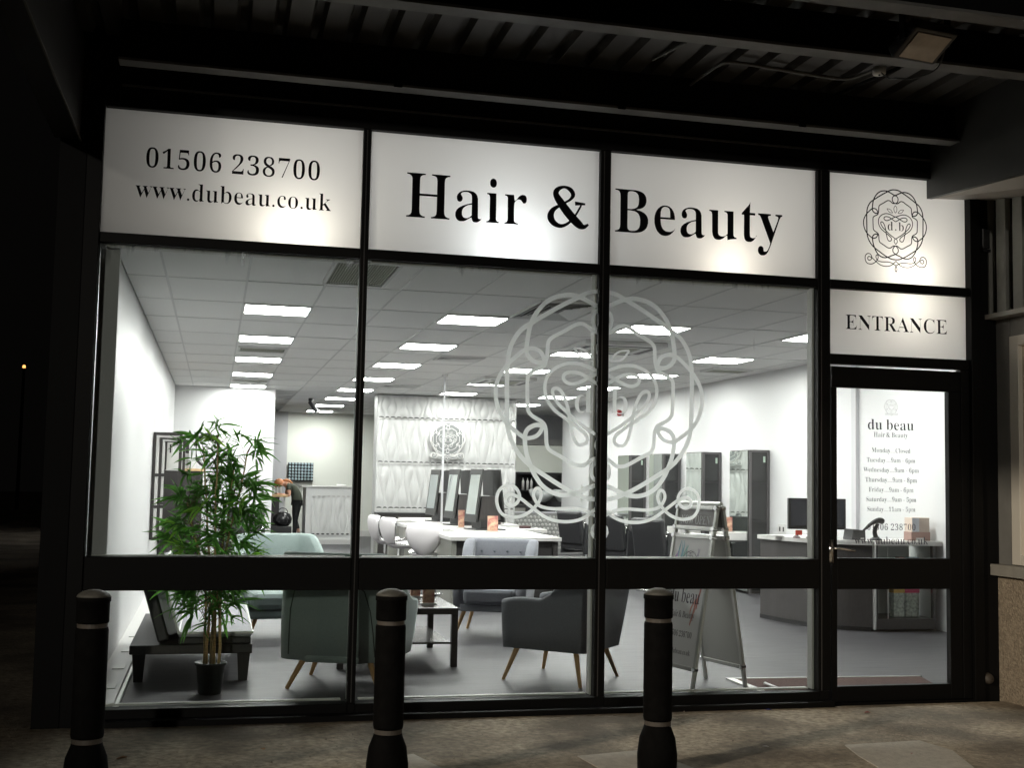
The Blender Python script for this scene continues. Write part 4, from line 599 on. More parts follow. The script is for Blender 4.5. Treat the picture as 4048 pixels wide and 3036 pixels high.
# lens shaped notches where the panels meet
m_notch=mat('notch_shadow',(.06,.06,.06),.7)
for z in (.89,1.719,2.529):
    for k in range(24):
        if rnd.random()<.06: continue
        wx=.034 if k%8 in (1,7) else .047
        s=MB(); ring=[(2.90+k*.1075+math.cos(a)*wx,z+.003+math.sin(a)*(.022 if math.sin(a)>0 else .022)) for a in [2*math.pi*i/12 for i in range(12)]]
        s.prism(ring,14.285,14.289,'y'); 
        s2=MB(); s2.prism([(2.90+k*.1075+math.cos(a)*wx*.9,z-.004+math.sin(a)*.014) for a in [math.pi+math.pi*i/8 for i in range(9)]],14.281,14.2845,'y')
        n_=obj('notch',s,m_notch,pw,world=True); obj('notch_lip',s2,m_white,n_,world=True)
# crest sign on the relief wall
cs=thing('wall_crest','grey and white crest plaque with the letters d.b on the relief wall','wall sign',(4.12,14.24,2.1))
def outline(xc,zb,H,grow):
    P_=[]
    for w,L in (CREST[0],CREST[2]): pass
    ang=[]
    import itertools
    allp=[(a,b) for idx in (0,2,3) for a,b in [(CREST[idx][1][i]/1000,CREST[idx][1][i+1]/1000) for i in range(0,len(CREST[idx][1]),2)]]
    for k in range(60):
        th=2*math.pi*k/60; best=0
        d=(math.cos(th),math.sin(th))
        for a,b in allp:
            for s in (1,-1):
                q=(a*s,b-.57); r_=math.hypot(*q)
                if r_>0 and (q[0]*d[0]+q[1]*d[1])/r_>.993: best=max(best,r_)
        P_.append((best+grow)*1.0 if best else None)
    for k in range(60):
        if P_[k] is None: P_[k]=(P_[k-1] or .4)
    return [(xc+math.cos(2*math.pi*k/60)*P_[k]*H,zb+.57*H+math.sin(2*math.pi*k/60)*P_[k]*H) for k in range(60)]
Hc=.70; zb=1.765
o=MB().prism(outline(4.125,zb,Hc,.03),14.235,14.26,'y').prism([(4.125+a*Hc,zb+b*Hc) for a,b in ((-.44,.08),(-.44,.18),(-.36,.22),(-.2,.14),(0,.16),(.2,.14),(.36,.22),(.44,.18),(.44,.08),(.2,.04),(.05,.03),(0,-.02),(-.05,.03),(-.2,.04))],14.2355,14.2595,'y')
obj('rim',o,m_white,cs,world=True)
o=MB().prism(outline(4.125,zb,Hc,.005),14.228,14.2345,'y').prism([(4.125+a*Hc,zb+b*Hc) for a,b in ((-.42,.09),(-.42,.17),(-.36,.20),(-.2,.12),(0,.14),(.2,.12),(.36,.20),(.42,.17),(.42,.09),(.2,.055),(.04,.05),(0,.0),(-.04,.05),(-.2,.055))],14.2285,14.2343,'y')
obj('plate',o,mat('plaque_grey',(.11,.115,.115),.5),cs,world=True)
o=obj('crest_lines',crest_mb(4.125,zb,Hc,fn(14.222),k=3,wmul=.65),m_white,cs,fix=False); o.location=-WP(cs)
# power pole
t=thing('power_pole','slim white pole from the ceiling down to the styling island','pole',(3.2,9.73,.8)); obj('pole',B(-.013,.013,-.013,.013,0,2.155),m_wallg,t); obj('ceiling_collar',B(-.04,.04,-.04,.04,2.125,2.15),m_white,t)
# security camera and sounder
t=thing('security_camera','small black security camera hanging from the ceiling at the rear left','security camera',(1.76,16.1,2.95)); obj('mount',MB().cyl((0,0,-.06),(0,0,0),.05,.05,10),m_plastic,t); obj('camera_body',MB().cyl((-.03,0,-.07),(.12,-.05,-.26),.035,.05,10),m_plastic,t); obj('lens_ring',MB().cyl((.12,-.05,-.26),(.135,-.055,-.28),.05,.045,10),m_alu,t)
t=thing('alarm_sounder','red alarm sounder high on the right-hand wall, seen beside the etched letter b','alarm',(7.14,13.35,2.70)); obj('body',MB().lathe([(0,-.04),(.03,-.035),(.055,-.02),(.06,.035),(0,.04)],n=14,M=Matrix.Rotation(R(-90),4,'Y')),mat('alarm_red',(.30,.015,.02),.35),t,smooth=True); obj('back_plate',B(.045,.058,-.06,.06,-.06,.06),m_white,t)
t=thing('door_pull','vertical white handle on the right-hand wall past the styling units','handle',(7.17,15.73,1.2)); obj('bar',MB().cyl((0,0,-.17),(0,0,.17),.015),m_alu,t); obj('fixing',MB().cyl((0,0,-.12),(.03,0,-.12),.01).cyl((0,0,.12),(.03,0,.12),.01),m_alu,t)
# ---- left wall display frames and cabinet
def dframe():
    t=thing('display_rack','x','display rack',group='tall black frames standing out from the left wall')
    w=.33
    obj('frame_upright',B(0,.035,-.02,.02,.66,1.92),m_darkwood,t,bevel=.002); obj('frame_upright',B(w-.035,w,-.02,.02,1.42,1.92),m_darkwood,t,bevel=.002)
    for z in (1.885,1.40,1.03,.66): obj('frame_rail',B(.036,w-.036,-.02,.02,z,z+.035),m_darkwood,t)
    obj('white_liner',MB().box(.037,.06,-.012,.25,.70,1.884).box(.06,w-.04,-.012,.25,1.862,1.884),m_white,t)
    obj('back_strip',B(0.0,.03,.021,.9,1.60,1.90),m_white,t)
    return t
d0=dframe(); d0.location=(-.715,7.3,0); d0['label']='tall black open frame on the left wall, nearest of four'
for y,l in ((9.0,'tall black open frame on the left wall, second from the window'),(10.6,'tall black open frame on the left wall, third from the window'),(12.2,'tall black open frame on the left wall, farthest from the window')): copy_tree(d0,(-.715,y,0),0,l)
t=thing('tall_cabinet','black retail cabinet behind the bamboo plant','cabinet',(-.43,9.9,0))
obj('carcass',B(-.26,.27,-.38,.40,0,1.475),m_darkwood,t,bevel=.004); obj('door_panel',B(-.25,.0,-.40,-.381,.05,1.45),m_darkwood,t,bevel=.003); obj('door_panel',B(.01,.26,-.40,-.381,.05,1.45),m_darkwood,t,bevel=.003); obj('timber_top',B(.0,.28,-.40,.40,1.476,1.51),m_tbar,t,bevel=.004)
t=thing('laptop','open silver laptop on top of the tall cabinet','laptop',(-.50,9.75,1.476)); obj('screen',B(-.15,.15,-.005,.005,.0,.25,Matrix.Rotation(R(-12),4,'X')),m_alu,t,bevel=.004); obj('base',B(-.15,.15,-.22,-.01,0,.012),m_alu,t,bevel=.003)
for i,(x,h_,c) in enumerate(((-.34,.42,(.55,.56,.56)),(-.28,.34,(.60,.62,.62)))):
    o=obj('display_card',B(-.012,.012,-.14,.14,0,h_),mat('card%d'%i,c,.4),loc=(x,9.75,1.478)); tag(o,('taller' if i==0 else 'shorter')+' upright grey card standing on the tall cabinet','card')
t=thing('ring_light','black hoop shaped ring lamp standing on the cabinet behind the plant','ring lamp',(-.12,9.8,1.512)); obj('ring',MB().tube([(math.cos(a)*.16,0,.26+math.sin(a)*.22) for a in [2*math.pi*i/24 for i in range(24)]],.022,8,closed=True),m_plastic,t,smooth=True); obj('foot',MB().cyl((0,0,0),(0,0,.05),.06,.03),m_plastic,t)
for i in range(4):
    t=thing('product_bottle','%s of four small product bottles in a row on the cabinet timber top'%('first','second','third','last')[i],'bottle',(-.13+.045*i,9.55,1.512),0,'product bottles on the tall cabinet'); obj('bottle_body',MB().lathe([(0,0),(.017,0),(.017,.07),(.008,.085),(.008,.09),(0,.09)],n=10),mat('bottle_grey',(.35,.36,.38),.3),t,smooth=True); obj('bottle_cap',MB().cyl((0,0,.091),(0,0,.11),.009),m_plastic,t)
# ---- styling island
isl=thing('styling_island','long white topped styling island with dark side panels','salon table',(3.4,9,0))
def top(x0,x1,y0,y1): return obj('table_top',B(x0,x1,y0,y1,.735,.78),m_white,isl,world=True,bevel=.003)
top(2.64,3.96,6.15,7.55); top(3.0,4.0,7.553,12.6)
for y0 in (8.15,9.65,11.2): top(2.64,2.997,y0,y0+.62)
for y0 in (8.35,9.9): top(4.003,4.40,y0,y0+.62)
m_ped=mat('grey_pedestal',(.20,.20,.18),.5,var=.15,vs=8,stretch=(8,8,1))
for (x0,x1,y0,y1) in ((2.66,2.72,6.2,7.5),(2.66,2.84,8.2,8.7),(2.66,2.84,9.7,10.2),(2.66,2.84,11.25,11.75)): obj('side_panel',B(x0,x1,y0,y1,0,.733),m_ped,isl,world=True,bevel=.003)
obj('side_panel',B(3.87,3.93,6.2,7.5,0,.733),m_darkwood,isl,world=True,bevel=.003)
obj('modesty_panel',B(2.722,3.868,6.24,6.28,.0,.732),mat('dark_panel',(.020,.018,.018),.5),isl,world=True)
obj('core_cabinet',B(3.15,3.85,7.6,12.5,0,.733),m_darkwood,isl,world=True)
def tower():
    t=thing('mirror_tower','x','mirror',group='tall twin mirror towers on the styling island')
    gm_=mat('tower_grey',(.025,.025,.024),.35)
    obj('base_plate',B(-.19,.24,-.2,.2,0,.014),m_plastic,t,bevel=.003)
    obj('pedestal',B(-.10,.16,-.14,.14,.0145,.13),m_plastic,t)
    for s,x0 in ((1,-.18),(-1,.23)):
        Mx=Matrix.Translation((x0,0,.10))@Matrix.Rotation(R(7*s),4,'Y')
        fr=obj('mirror_frame',MB().box(-.012,.012,-.19,.19,0,.70,Mx),gm_,t,bevel=.002)
        obj('mirror_glass',MB().box(-.015*s-.001,-.015*s+.001,-.15,.15,.10,.62,Mx),mirror,fr)
    obj('inner_block',MB().add([(-.13,-.17,.131),(.18,-.17,.131),(.13,-.17,.44),(-.10,-.17,.44),(-.13,.17,.131),(.18,.17,.131),(.13,.17,.44),(-.10,.17,.44)],[(0,1,2,3),(4,5,6,7),(0,1,5,4),(2,3,7,6),(0,3,7,4),(1,2,6,5)]),m_darkwood,t)
    obj('back_plate',B(.09,.10,-.16,.16,.445,.78,Matrix.Rotation(R(-3),4,'Y')),gm_,t)
    return t
t0=tower(); t0.location=(3.46,8.15,.781); t0.rotation_euler=(0,0,R(12)); t0['label']='twin mirror tower nearest the window, beside the flyer holder'
copy_tree(t0,(3.44,9.55,.781),R(12),'twin mirror tower in the middle of the three'); copy_tree(t0,(3.42,10.95,.781),R(12),'twin mirror tower farthest back, with a dark reflection')
def flyer(name,loc,label,w=.10,h_=.16,rz=0,group='flyer holders'):
    t=thing('flyer_holder',label,'flyer holder',loc,rz,group)
    m_f=mat('flyer_print',(.55,.36,.24),.4,var=.45,vs=22,dark=(.28,.05,.07),dscale=14,damt=.8)
    obj('flyer',B(-w/2,w/2,-.012,.012,.012,h_),m_f,t); obj('stand',B(-w/2-.02,w/2+.02,-.035,.035,0,.010),m_white,t); return t
flyer('f',(3.43,7.45,.781),'flyer holder standing in front of the nearest mirror tower',.13,.20)
flyer('f',(3.25,8.55,.781),'flyer holder half hidden between the first and second mirror towers',.08,.24)
for (x,y,lb) in ((4.05,9.95,'black comb lying on the island behind the towers'),(4.15,8.6,'dark clipper lying on the right-hand table wing')):
    t=thing('styling_tool',lb,'tool',(x,y,.781)); obj('tool_body',B(-.08,.08,-.025,.025,0,.04),mat('toolbrown',(.06,.03,.03),.4),t,bevel=.01); obj('tool_tip',B(.082,.13,-.015,.015,.005,.03),m_chrome,t)
t=thing('low_chest','long low black chest against the relief wall','chest',(3.2,13.4,0)); obj('carcass',B(-.45,.55,-.2,.2,0,.80),m_darkwood,t,bevel=.004); obj('lid',B(-.47,.57,-.22,.22,.801,.84),m_plastic,t,bevel=.004); obj('end_panel',B(-.47,-.451,-.2,.2,0,.80),m_ped,t)
# ---- white bucket stools
def stool():
    t=thing('stool','x','stool',group='white bucket stools at the styling island')
    prof=[(-.215,.90,.17),(-.235,.885,.20),(-.24,.81,.22),(-.225,.70,.185),(-.185,.60,.11),(-.12,.54,.085),(-.02,.515,.15),(.10,.515,.20),(.20,.53,.20),(.25,.545,.14)]
    pr=smooth_curve(prof,k=4)
    def shell(off): 
        return lambda u,v:(None)
    n=len(pr)-1
    def F(u,v):
        p=pr[round(v*n)]; x=(u-.5)*2; w=p[2]
        return (x*w, p[0]+abs(x)**2*.06*(1 if p[1]>.56 else 0), p[1]+abs(x)**2*(.05 if p[1]<.58 else 0))
    sh=obj('seat_shell',MB().grid(12,n,F),m_wleather,t,fix=False,smooth=True); so=sh.modifiers.new('s','SOLIDIFY'); so.thickness=.035; so.offset=0
    e=[F(0,j/n) for j in range(n+1)]; f_=[F(1,j/n) for j in range(n+1)]
    obj('chrome_trim',MB().tube(e[::2],.011,6),m_chrome,t,smooth=True); obj('chrome_trim',MB().tube(f_[::2],.011,6),m_chrome,t,smooth=True); obj('chrome_trim',MB().tube([F(i/8,0) for i in range(9)],.010,6),m_chrome,t,smooth=True)
    obj('column',MB().cyl((0,0,.03),(0,0,.50),.028,.028,12),m_chrome,t,smooth=False); obj('base',MB().lathe([(0,0),(.20,0),(.20,.012),(.05,.03),(0,.035)],n=24),m_chrome,t,smooth=True)
    return t
s0=stool(); s0.location=(2.52,7.15,-.035); s0.rotation_euler=(0,0,R(-14)); s0['label']='white bucket stool nearest the window, seen from behind'
copy_tree(s0,(2.42,8.55,0),R(-72),'white bucket stool in the middle of the three'); copy_tree(s0,(2.40,9.75,-.01),R(-80),'white bucket stool farthest from the window')
# ---- right wall styling units
def unit():
    t=thing('styling_unit','x','mirror unit',group='tall dark mirror units along the right-hand wall')
    obj('carcass',MB().box(-.30,-.012,0,.03,0,1.905).box(-.30,-.012,.57,.60,0,1.905).box(-.30,-.012,.031,.569,1.875,1.905).box(-.05,-.012,.031,.569,0,1.874),m_darkwood,t,bevel=.002)
    obj('mirror',B(-.312,-.301,.012,.588,.03,1.895),mirror,t)
    obj('side_frame',MB().box(-.30,-.268,-.022,-.001,0,1.905).box(-.045,-.012,-.022,-.001,0,1.905).box(-.267,-.046,-.022,-.001,1.875,1.905),mat('unit_grey',(.075,.07,.072),.4),t)
    obj('smoked_panel',B(-.267,-.046,-.010,-.002,.05,1.874),mat('smoked_panel',(.025,.026,.026),.2,var=.3,vs=3),t)
    for z in (.95,1.45): obj('shelf_edge',B(-.267,-.046,-.014,-.0105,z,z+.022),m_plastic,t)
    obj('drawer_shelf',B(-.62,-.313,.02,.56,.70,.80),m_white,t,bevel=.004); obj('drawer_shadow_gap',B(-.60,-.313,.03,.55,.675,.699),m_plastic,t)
    obj('sign_tag',B(-.10,-.07,-.0165,-.0145,1.74,1.82),mat('tag_green',(.4,.5,.42),.5),t)
    return t
u0=unit(); u0.location=(7.2,7.38,0); u0['label']='tall mirror unit on the right-hand wall, nearest the reception desk'
for y,l in ((8.95,'tall mirror unit, second from the reception desk, behind the A board'),(10.53,'tall mirror unit, third from the reception desk'),(12.1,'tall mirror unit farthest from the reception desk')): copy_tree(u0,(7.2,y,0),0,l)
flyer('f',(6.72,7.62,.801),'flyer holder on the shelf of the nearest mirror unit',.10,.20)
for (y,z,l) in ((6.9,.86,'white double socket beside the nearest mirror unit'),(10.25,.86,'white double socket between the two rear mirror units')):
    t=thing('wall_socket',l,'socket',(7.19,y,z-.05)); obj('plate',B(0,.009,0,.22,0,.13),m_white,t,bevel=.003)
    for k in (.04,.14): obj('pin_hole',B(-.002,-.0001,k,k+.035,.03,.09),m_plastic,t)
# ---- salon chairs
def schair():
    t=thing('salon_chair','x','salon chair',group='black leather salon chairs')
    Mx=Matrix.Translation((0,-.25,.46))@Matrix.Rotation(R(10),4,'X')
    obj('backrest',MB().box(-.27,.27,-.05,.05,0,.52,Mx),m_leather,t,bevel=.035); obj('back_bolster',MB().box(-.25,.25,.052,.09,.06,.24,Mx),m_leather,t,bevel=.02)
    obj('seat',MB().box(-.26,.26,-.26,.26,.36,.50),m_leather,t,bevel=.04)
    for s in (-1,1):
        sd=obj('side_panel',MB().prism([(-.26,.30),(.24,.30),(.26,.60),(.16,.64),(-.05,.66),(-.24,.80)],s*.275-.022,s*.275+.022,'x'),m_leather,t,bevel=.012)
        obj('arm_trim',MB().tube(smooth_curve([(s*.275,.265,.60),(s*.275,.16,.655),(s*.275,-.05,.675),(s*.275,-.20,.74),(s*.275,-.25,.80)],k=4),.012,6),m_chrome,sd,smooth=True)
    obj('column',MB().cyl((0,0,.03),(0,0,.36),.035),m_chrome,t); obj('base',MB().box(-.26,.26,-.26,.26,0,.03),m_chrome,t,bevel=.01)
    return t
c0=schair(); c0.location=(5.85,7.75,0); c0.rotation_euler=(0,0,R(-62)); c0['label']='black salon chair just behind the A board'
copy_tree(c0,(5.80,9.25,0),R(-60),'black salon chair between the A board and the mullion'); copy_tree(c0,(5.75,10.95,0),R(-66),'black salon chair left of the mullion, farthest of the row'); copy_tree(c0,(6.45,8.95,0),R(-115),'black salon chair partly hidden behind the A board top, close to the mirrors')
copy_tree(c0,(.42,10.6,-.02),R(170),'black chair half hidden by the bamboo plant against the left bay',group='')
# ---- wash area
sh=thing('bottle_shelving','black wall shelving with white product bottles in the wash area','shelving',(8.2,22.7,0))
obj('carcass',MB().box(7.5,9.4,22.9,22.98,0,1.65).box(7.5,7.55,22.5,22.899,0,1.65).box(8.05,8.6,22.5,22.899,0,1.65).box(7.551,8.049,22.5,22.899,1.6,1.65).box(7.551,8.049,22.5,22.899,1.15,1.19).box(8.601,9.4,22.5,22.899,1.6,1.65).box(8.601,9.4,22.5,22.899,1.15,1.19),m_plastic,sh,world=True)
for i,x in enumerate((7.74,7.86,7.96,8.9,9.02,9.14)):
    t=thing('tall_bottle','white bottle on the wash area shelf, '+('first','second','third','fourth','fifth','last')[i]+' from the left','bottle',(x,22.65,1.191),0,'white bottles on the wash area shelving'); obj('bottle_body',MB().lathe([(0,0),(.035,0),(.035,.22),(.015,.26),(.012,.28),(0,.28)],n=10),m_white,t,smooth=True); obj('pump_cap',MB().cyl((0,0,.281),(0,0,.31),.014),m_alu,t)
t=thing('mosaic_half_wall','low grey wall with a pattern of round studs in front of the wash chairs','half wall',(6.4,15.5,0)); obj('wall_core',B(5.46,7.19,15.5,15.62,0,.80),mat('half_wall_grey',(.24,.24,.235),.5),t,world=True); obj('cap',B(5.45,7.19,15.48,15.64,.801,.825),m_wallg,t,world=True)
stm=MB().lathe([(.032,0),(.026,.008),(.012,.014),(0,.015)],n=8,M=Matrix.Rotation(R(90),4,'X')).mesh('stud'); stm.materials.append(mat('stud_pale',(.42,.42,.40),.4))
for r_ in range(9):
    for c in range(22):
        obj('stud',stm,None,t,loc=(5.52+c*.078+(r_%2)*.039,15.499,.12+r_*.075),world=True,fix=False)
def wash():
    t=thing('wash_chair','x','wash chair',group='black reclining wash chairs with white basins')
    pr=smooth_curve([(-.95,.62),(-.55,.60),(-.15,.55),(.25,.62),(.55,.80),(.78,1.0)],k=3)
    v=MB().prism([(p.x,p.y) for p in pr]+[(p.x,p.y-.14) for p in pr[::-1]],-.24,.24,'x'); M90=Matrix.Rotation(R(90),4,'Z'); v.v=[(a,b,c) for a,b,c in v.v]
    obj('recliner',v,m_leather,t,bevel=.02)
    for s in (-1,1): obj('arm',MB().tube([(s*.28,p.x,p.y+.07) for p in pr[2:12]],.022,6),m_leather,t,smooth=True); obj('arm_piping',MB().tube([(s*.30,p.x,p.y+.10) for p in pr[2:12]],.008,5),m_alu,t,smooth=True)
    obj('plinth',B(-.2,.2,-.3,.5,0,.42),m_plastic,t,bevel=.02)
    obj('basin',MB().lathe([(0,.0),(.12,.01),(.22,.10),(.28,.20),(.26,.205),(.19,.12),(.10,.05),(0,.045)],c=(0,.95,.98),n=20,M=Matrix.Translation((0,.95,.98))@Matrix.Rotation(R(-18),4,'X')@Matrix.Translation((0,-.95,-.98))),mat('basin_white',(.6,.62,.62),.15),t,smooth=True)
    obj('basin_pedestal',B(-.12,.12,.82,1.08,0,.97),m_plastic,t)
    return t
w0=wash(); w0.location=(6.05,17.3,0); w0.rotation_euler=(0,0,R(-58)); w0['label']='reclining wash chair nearest the relief wall, leftmost of the row'
for k,l in ((1,'second reclining wash chair from the left'),(2,'third reclining wash chair from the left'),(3,'reclining wash chair nearest the right-hand wall')): copy_tree(w0,(6.05+.52*k,17.3-.05*k,0),R(-58),l)
t=thing('wash_trolley','black trolley at the left end of the wash chairs','trolley',(5.95,16.4,0)); obj('trolley_body',B(-.2,.2,-.2,.2,.1,.95),m_plastic,t,bevel=.01); obj('drawer_front',B(-.18,.18,-.215,-.201,.62,.72),m_ped,t); obj('drawer_front',B(-.18,.18,-.215,-.201,.76,.88),m_ped,t)
for sx in (-.15,.15): obj('castor',MB().cyl((sx,-.15,.05),(sx+.02,-.15,.05),.05),m_plastic,t)
# ---- rear left: rack, counter, bar, bag
t=thing('bottle_rack','black wall rack holding five rows of silvery round bottle tops','wall rack',(2.0,21.8,1.53)); obj('rack_body',B(-.30,.30,0,.06,-.225,.225),m_plastic,t,bevel=.005)
dm=MB().lathe([(0,0),(.030,.004),(.026,.03),(0,.035)],n=8,M=Matrix.Rotation(R(90),4,'X')).mesh('bottle_top'); dm.materials.append(mat('top_blue',(.35,.46,.50),.3))
for r_ in range(6):
    obj('rack_rail',B(-.295,.295,-.05,-.001,-.205+r_*.074,-.195+r_*.074),m_plastic,t)
    for c in range(8): obj('bottle_top',dm,None,t,loc=(-.262+c*.075,-.012,-.165+r_*.073),fix=False)
ct=thing('white_counter','free standing white counter with a wavy relief front at the rear left','counter',(2.4,18.6,0),R(4))
m_cw=mat('counter_white',(.68,.68,.67),.5)
obj('counter_body',B(-.52,.5,-.2,.3,0,1.20),m_cw,ct); obj('counter_top',B(-.62,.53,-.24,.34,1.201,1.235),m_white,ct,bevel=.003); obj('counter_plinth',B(-.52,.5,-.235,-.2005,0,.10),m_white,ct)
rp=relief(.84,.80,56,24,.105).mesh('relief_front',False); rp.materials.append(m_cw)
for p_ in rp.polygons: p_.use_smooth=True
obj('relief_front',rp,None,ct,loc=(-.40,-.201,.22),fix=False)
for k in range(8):
    for z in (1.02,.22): obj('notch',MB().prism([(-.36+k*.105+math.cos(a)*.035,z+math.sin(a)*.016) for a in [2*math.pi*i/10 for i in range(10)]],-.245,-.241,'y'),m_white if z>1 else m_notch,ct)
o=obj('paper_sheet',B(-.1,.1,-.08,.08,0,.012,Matrix.Rotation(R(10),4,'X')),m_white,loc=(2.65,18.6,1.252)); tag(o,'folded white paper lying on the white counter','paper')
br=thing('back_bar','dark bar with a timber top at which the woman leans','bar counter',(1.2,19.2,0)); obj('bar_front',B(-.8,.17,-.3,.3,0,.975),m_darkwood,br); obj('bar_top',B(-.85,.34,-.36,.36,.976,1.025),m_tbar,br,bevel=.004); obj('support_post',B(.26,.30,-.3,-.26,0,.975),m_white,br)
for i,x in enumerate((1.17,1.25,1.33,1.40)):
    t=thing('canister',('leftmost','second','third','rightmost')[i]+' slim silver canister on the timber bar top','canister',(x,19.1,1.026),0,'silver canisters on the bar'); obj('can_body',MB().cyl((0,0,0),(0,0,.17),.026,.026,12),m_alu,t,smooth=False); obj('can_lid',MB().cyl((0,0,.171),(0,0,.20),.018),m_plastic,t)
t=thing('black_handbag','glossy black bag heaped on a dark stool beside the woman','bag',(1.42,18.3,0)); obj('stool_box',B(-.28,.18,-.15,.15,0,.38),m_plastic,t,bevel=.01)
bgm=MB(); bgm.grid(20,12,lambda u,v:(lambda th,ph:(math.cos(th)*math.sin(ph)*.19*(1+.18*noise.noise(Vector((th*2,ph*3,1)))),math.sin(th)*math.sin(ph)*.15,.52+math.cos(ph)*.16*(1+.25*noise.noise(Vector((th*2.5,ph*2,5))))))(2*math.pi*u,math.pi*v))
obj('bag_body',bgm,mat('bag_gloss',(.015,.015,.016),.2,bump=.8,bs=14),t,smooth=True); obj('bag_handle',MB().tube([(math.cos(a)*.1,0,.66+math.sin(a)*.10) for a in [math.pi*i/8 for i in range(9)]],.01,6),m_leather,t,smooth=True)

# ================================================================ SEATING AREA
def tub(t,w,f,b,r,thick,zb,arm,back,lean,taper,m,seatz,dip=.5,name='shell',narrow=1.0):
    """U shaped upholstered shell, open towards +y. w half width, f front y, b back y (negative side), r corner radius"""
    path=[]; 
    n1=8
    for i in range(n1): path.append((-w, f+( -b-f+r)*0 + (f-( -b+r))*(-i/n1)+0 , -1,0, 0))
    # left side from y=f down to y=-b+r
    path=[(-w, f-(f+b-r)*i/n1,(-1,0)) for i in range(n1)]
    nc=8
    for i in range(nc+1):
        a=math.pi+ (math.pi/2)*i/nc
        path.append((-w+r+math.cos(a)*r, -b+r+math.sin(a)*r,(math.cos(a),math.sin(a))))
    nb_=10
    for i in range(1,nb_): path.append((-w+r+(2*w-2*r)*i/nb_, -b,(0,-1)))
    for i in range(nc+1):
        a=1.5*math.pi+(math.pi/2)*i/nc
        path.append((w-r+math.cos(a)*r, -b+r+math.sin(a)*r,(math.cos(a),math.sin(a))))
    for i in range(1,n1+1): path.append((w,(-b+r)+(f+b-r)*i/n1,(1,0)))
    cs=MB(); v=[];k=12
    for (x,y,nm) in path:
        # height: back high, arms low, smooth step in y
        s=(y+b-.10)/(f+b); s=max(0,min(1,s/dip)); s=s*s*(3-2*s)
        h=back+(arm-back)*s
        if abs(y-f)<.12: h-= .02*(1-abs(y-f)/.12)
        sec=[]
        for (o_,zz) in ((0,zb),(0,zb+(h-zb)*.33),(0,zb+(h-zb)*.66),(0,h-.03),(-.012,h-.008),(-thick*.5,h),(-thick+.012,h-.008),(-thick,h-.03),(-thick,zb+(h-zb)*.66),(-thick,zb+(h-zb)*.33),(-thick,zb+.02),(-thick*.5,zb)):
            q=(zz-zb)/(back-zb); sc=taper+(1-taper)*q**.7
            nf=narrow+(1-narrow)*min(1,max(0,(y+b)/(f+b))*1.5); px_=x*sc*(1-(1-nf)*min(1,q*1.3))+nm[0]*o_; py_=y*(sc*.5+.5)+nm[1]*o_ - lean*q*max(0,min(1,(.1-y)/.4))
            sec.append((px_,py_,zz))
        v+=sec
    n=len(path); fa=[(i*k+j,i*k+(j+1)%k,(i+1)*k+(j+1)%k,(i+1)*k+j) for i in range(n-1) for j in range(k)]
    fa+=[tuple(range(k)),tuple(range((n-1)*k,n*k))[::-1]]
    return obj(name,MB().add(v,fa),m,t,smooth=True)
def legs(t,pts,top,spl,r0_,r1_,m):
    for (x,y) in pts: obj('leg',MB().cyl((x,y,top),(x+spl*(1 if x>0 else -1),y+spl*(1 if y>0 else -1),0.0),r0_,r1_,12),m,t,smooth=False)
def cushion(x0,x1,y0,y1,z0,z1,bv=.04): return B(x0,x1,y0,y1,z0,z1)
def green():
    t=thing('armchair','x','armchair',group='sage green armchairs')
    tub(t,.475,.32,.36,.17,.085,.20,.60,.93,.10,.84,m_green,.42,dip=.6,narrow=.72)
    obj('underside',MB().prism([(-.33,.30),(-.34,-.15),(-.2,-.34),(.2,-.34),(.34,-.15),(.33,.30)],.185,.26),m_green,t,bevel=.03)
    obj('seat_cushion',cushion(-.31,.31,-.24,.34,.27,.43),m_green,t,bevel=.05)
    for s in (-1,1): obj('side_seam',MB().tube([(s*.30,-.345,.24),(s*.29,-.372,.4),(s*.275,-.405,.55),(s*.24,-.435,.68),(s*.16,-.452,.74)],.004,5),mat('seam_dark',(.04,.055,.05),.8),t,smooth=True)
    legs(t,((-.22,-.2),(.22,-.2),(-.24,.2),(.24,.2)),.22,.10,.022,.013,m_wood)
    return t
g0=green(); g0.location=(.935,1.17,0); g0.rotation_euler=(0,0,R(-22)); g0['label']='sage green armchair nearest the window, seen from behind'
gc=copy_tree(g0,(.62,3.78,0),R(-172),'sage green armchair facing the window beside the daybed'); gc.scale=(1,1,.965)
def greyc():
    t=thing('armchair','x','armchair',group='grey button back armchairs')
    tub(t,.36,.34,.34,.07,.10,.235,.60,.87,.09,.90,m_grey,.42,dip=.40)
    obj('base_frame',B(-.27,.27,-.28,.33,.232,.30),m_grey,t,bevel=.01)
    obj('seat_cushion',B(-.235,.235,-.20,.37,.30,.445),m_grey,t,bevel=.035)
    for r_ in range(2):
        for k in range(4): obj('button',MB().lathe([(0,-.004),(.011,-.003),(.012,.002),(.006,.007),(0,.008)],n=10,M=Matrix.Translation((-.19+.1266*k,-.262-.04*r_,.62+.13*r_))@Matrix.Rotation(R(-90),4,'X')),mat('button_grey',(.10,.11,.13),.7),t,smooth=True)
    obj('back_piping',MB().tube([(-.30,-.36,.27),(-.345,-.40,.55),(-.345,-.435,.80)],.004,5),mat('piping_dark',(.05,.05,.06),.8),t)
    legs(t,((-.24,-.22),(.24,-.22),(-.24,.25),(.24,.25)),.235,.075,.021,.012,m_wood)
    return t
k0=greyc(); k0.location=(2.53,1.20,0); k0.rotation_euler=(0,0,R(47)); k0['label']='grey fabric armchair nearest the window, seen from its side'
copy_tree(k0,(2.60,3.72,0),R(157),'grey button back armchair beyond the coffee table, facing the window')
t=thing('coffee_table','low two tier black coffee table between the armchairs','coffee table',(1.40,2.34,0))
m_bt=mat('black_brown_top',(.035,.030,.030),.22)
obj('table_top',B(-.46,.46,-.55,.55,.40,.45),m_bt,t,bevel=.002)
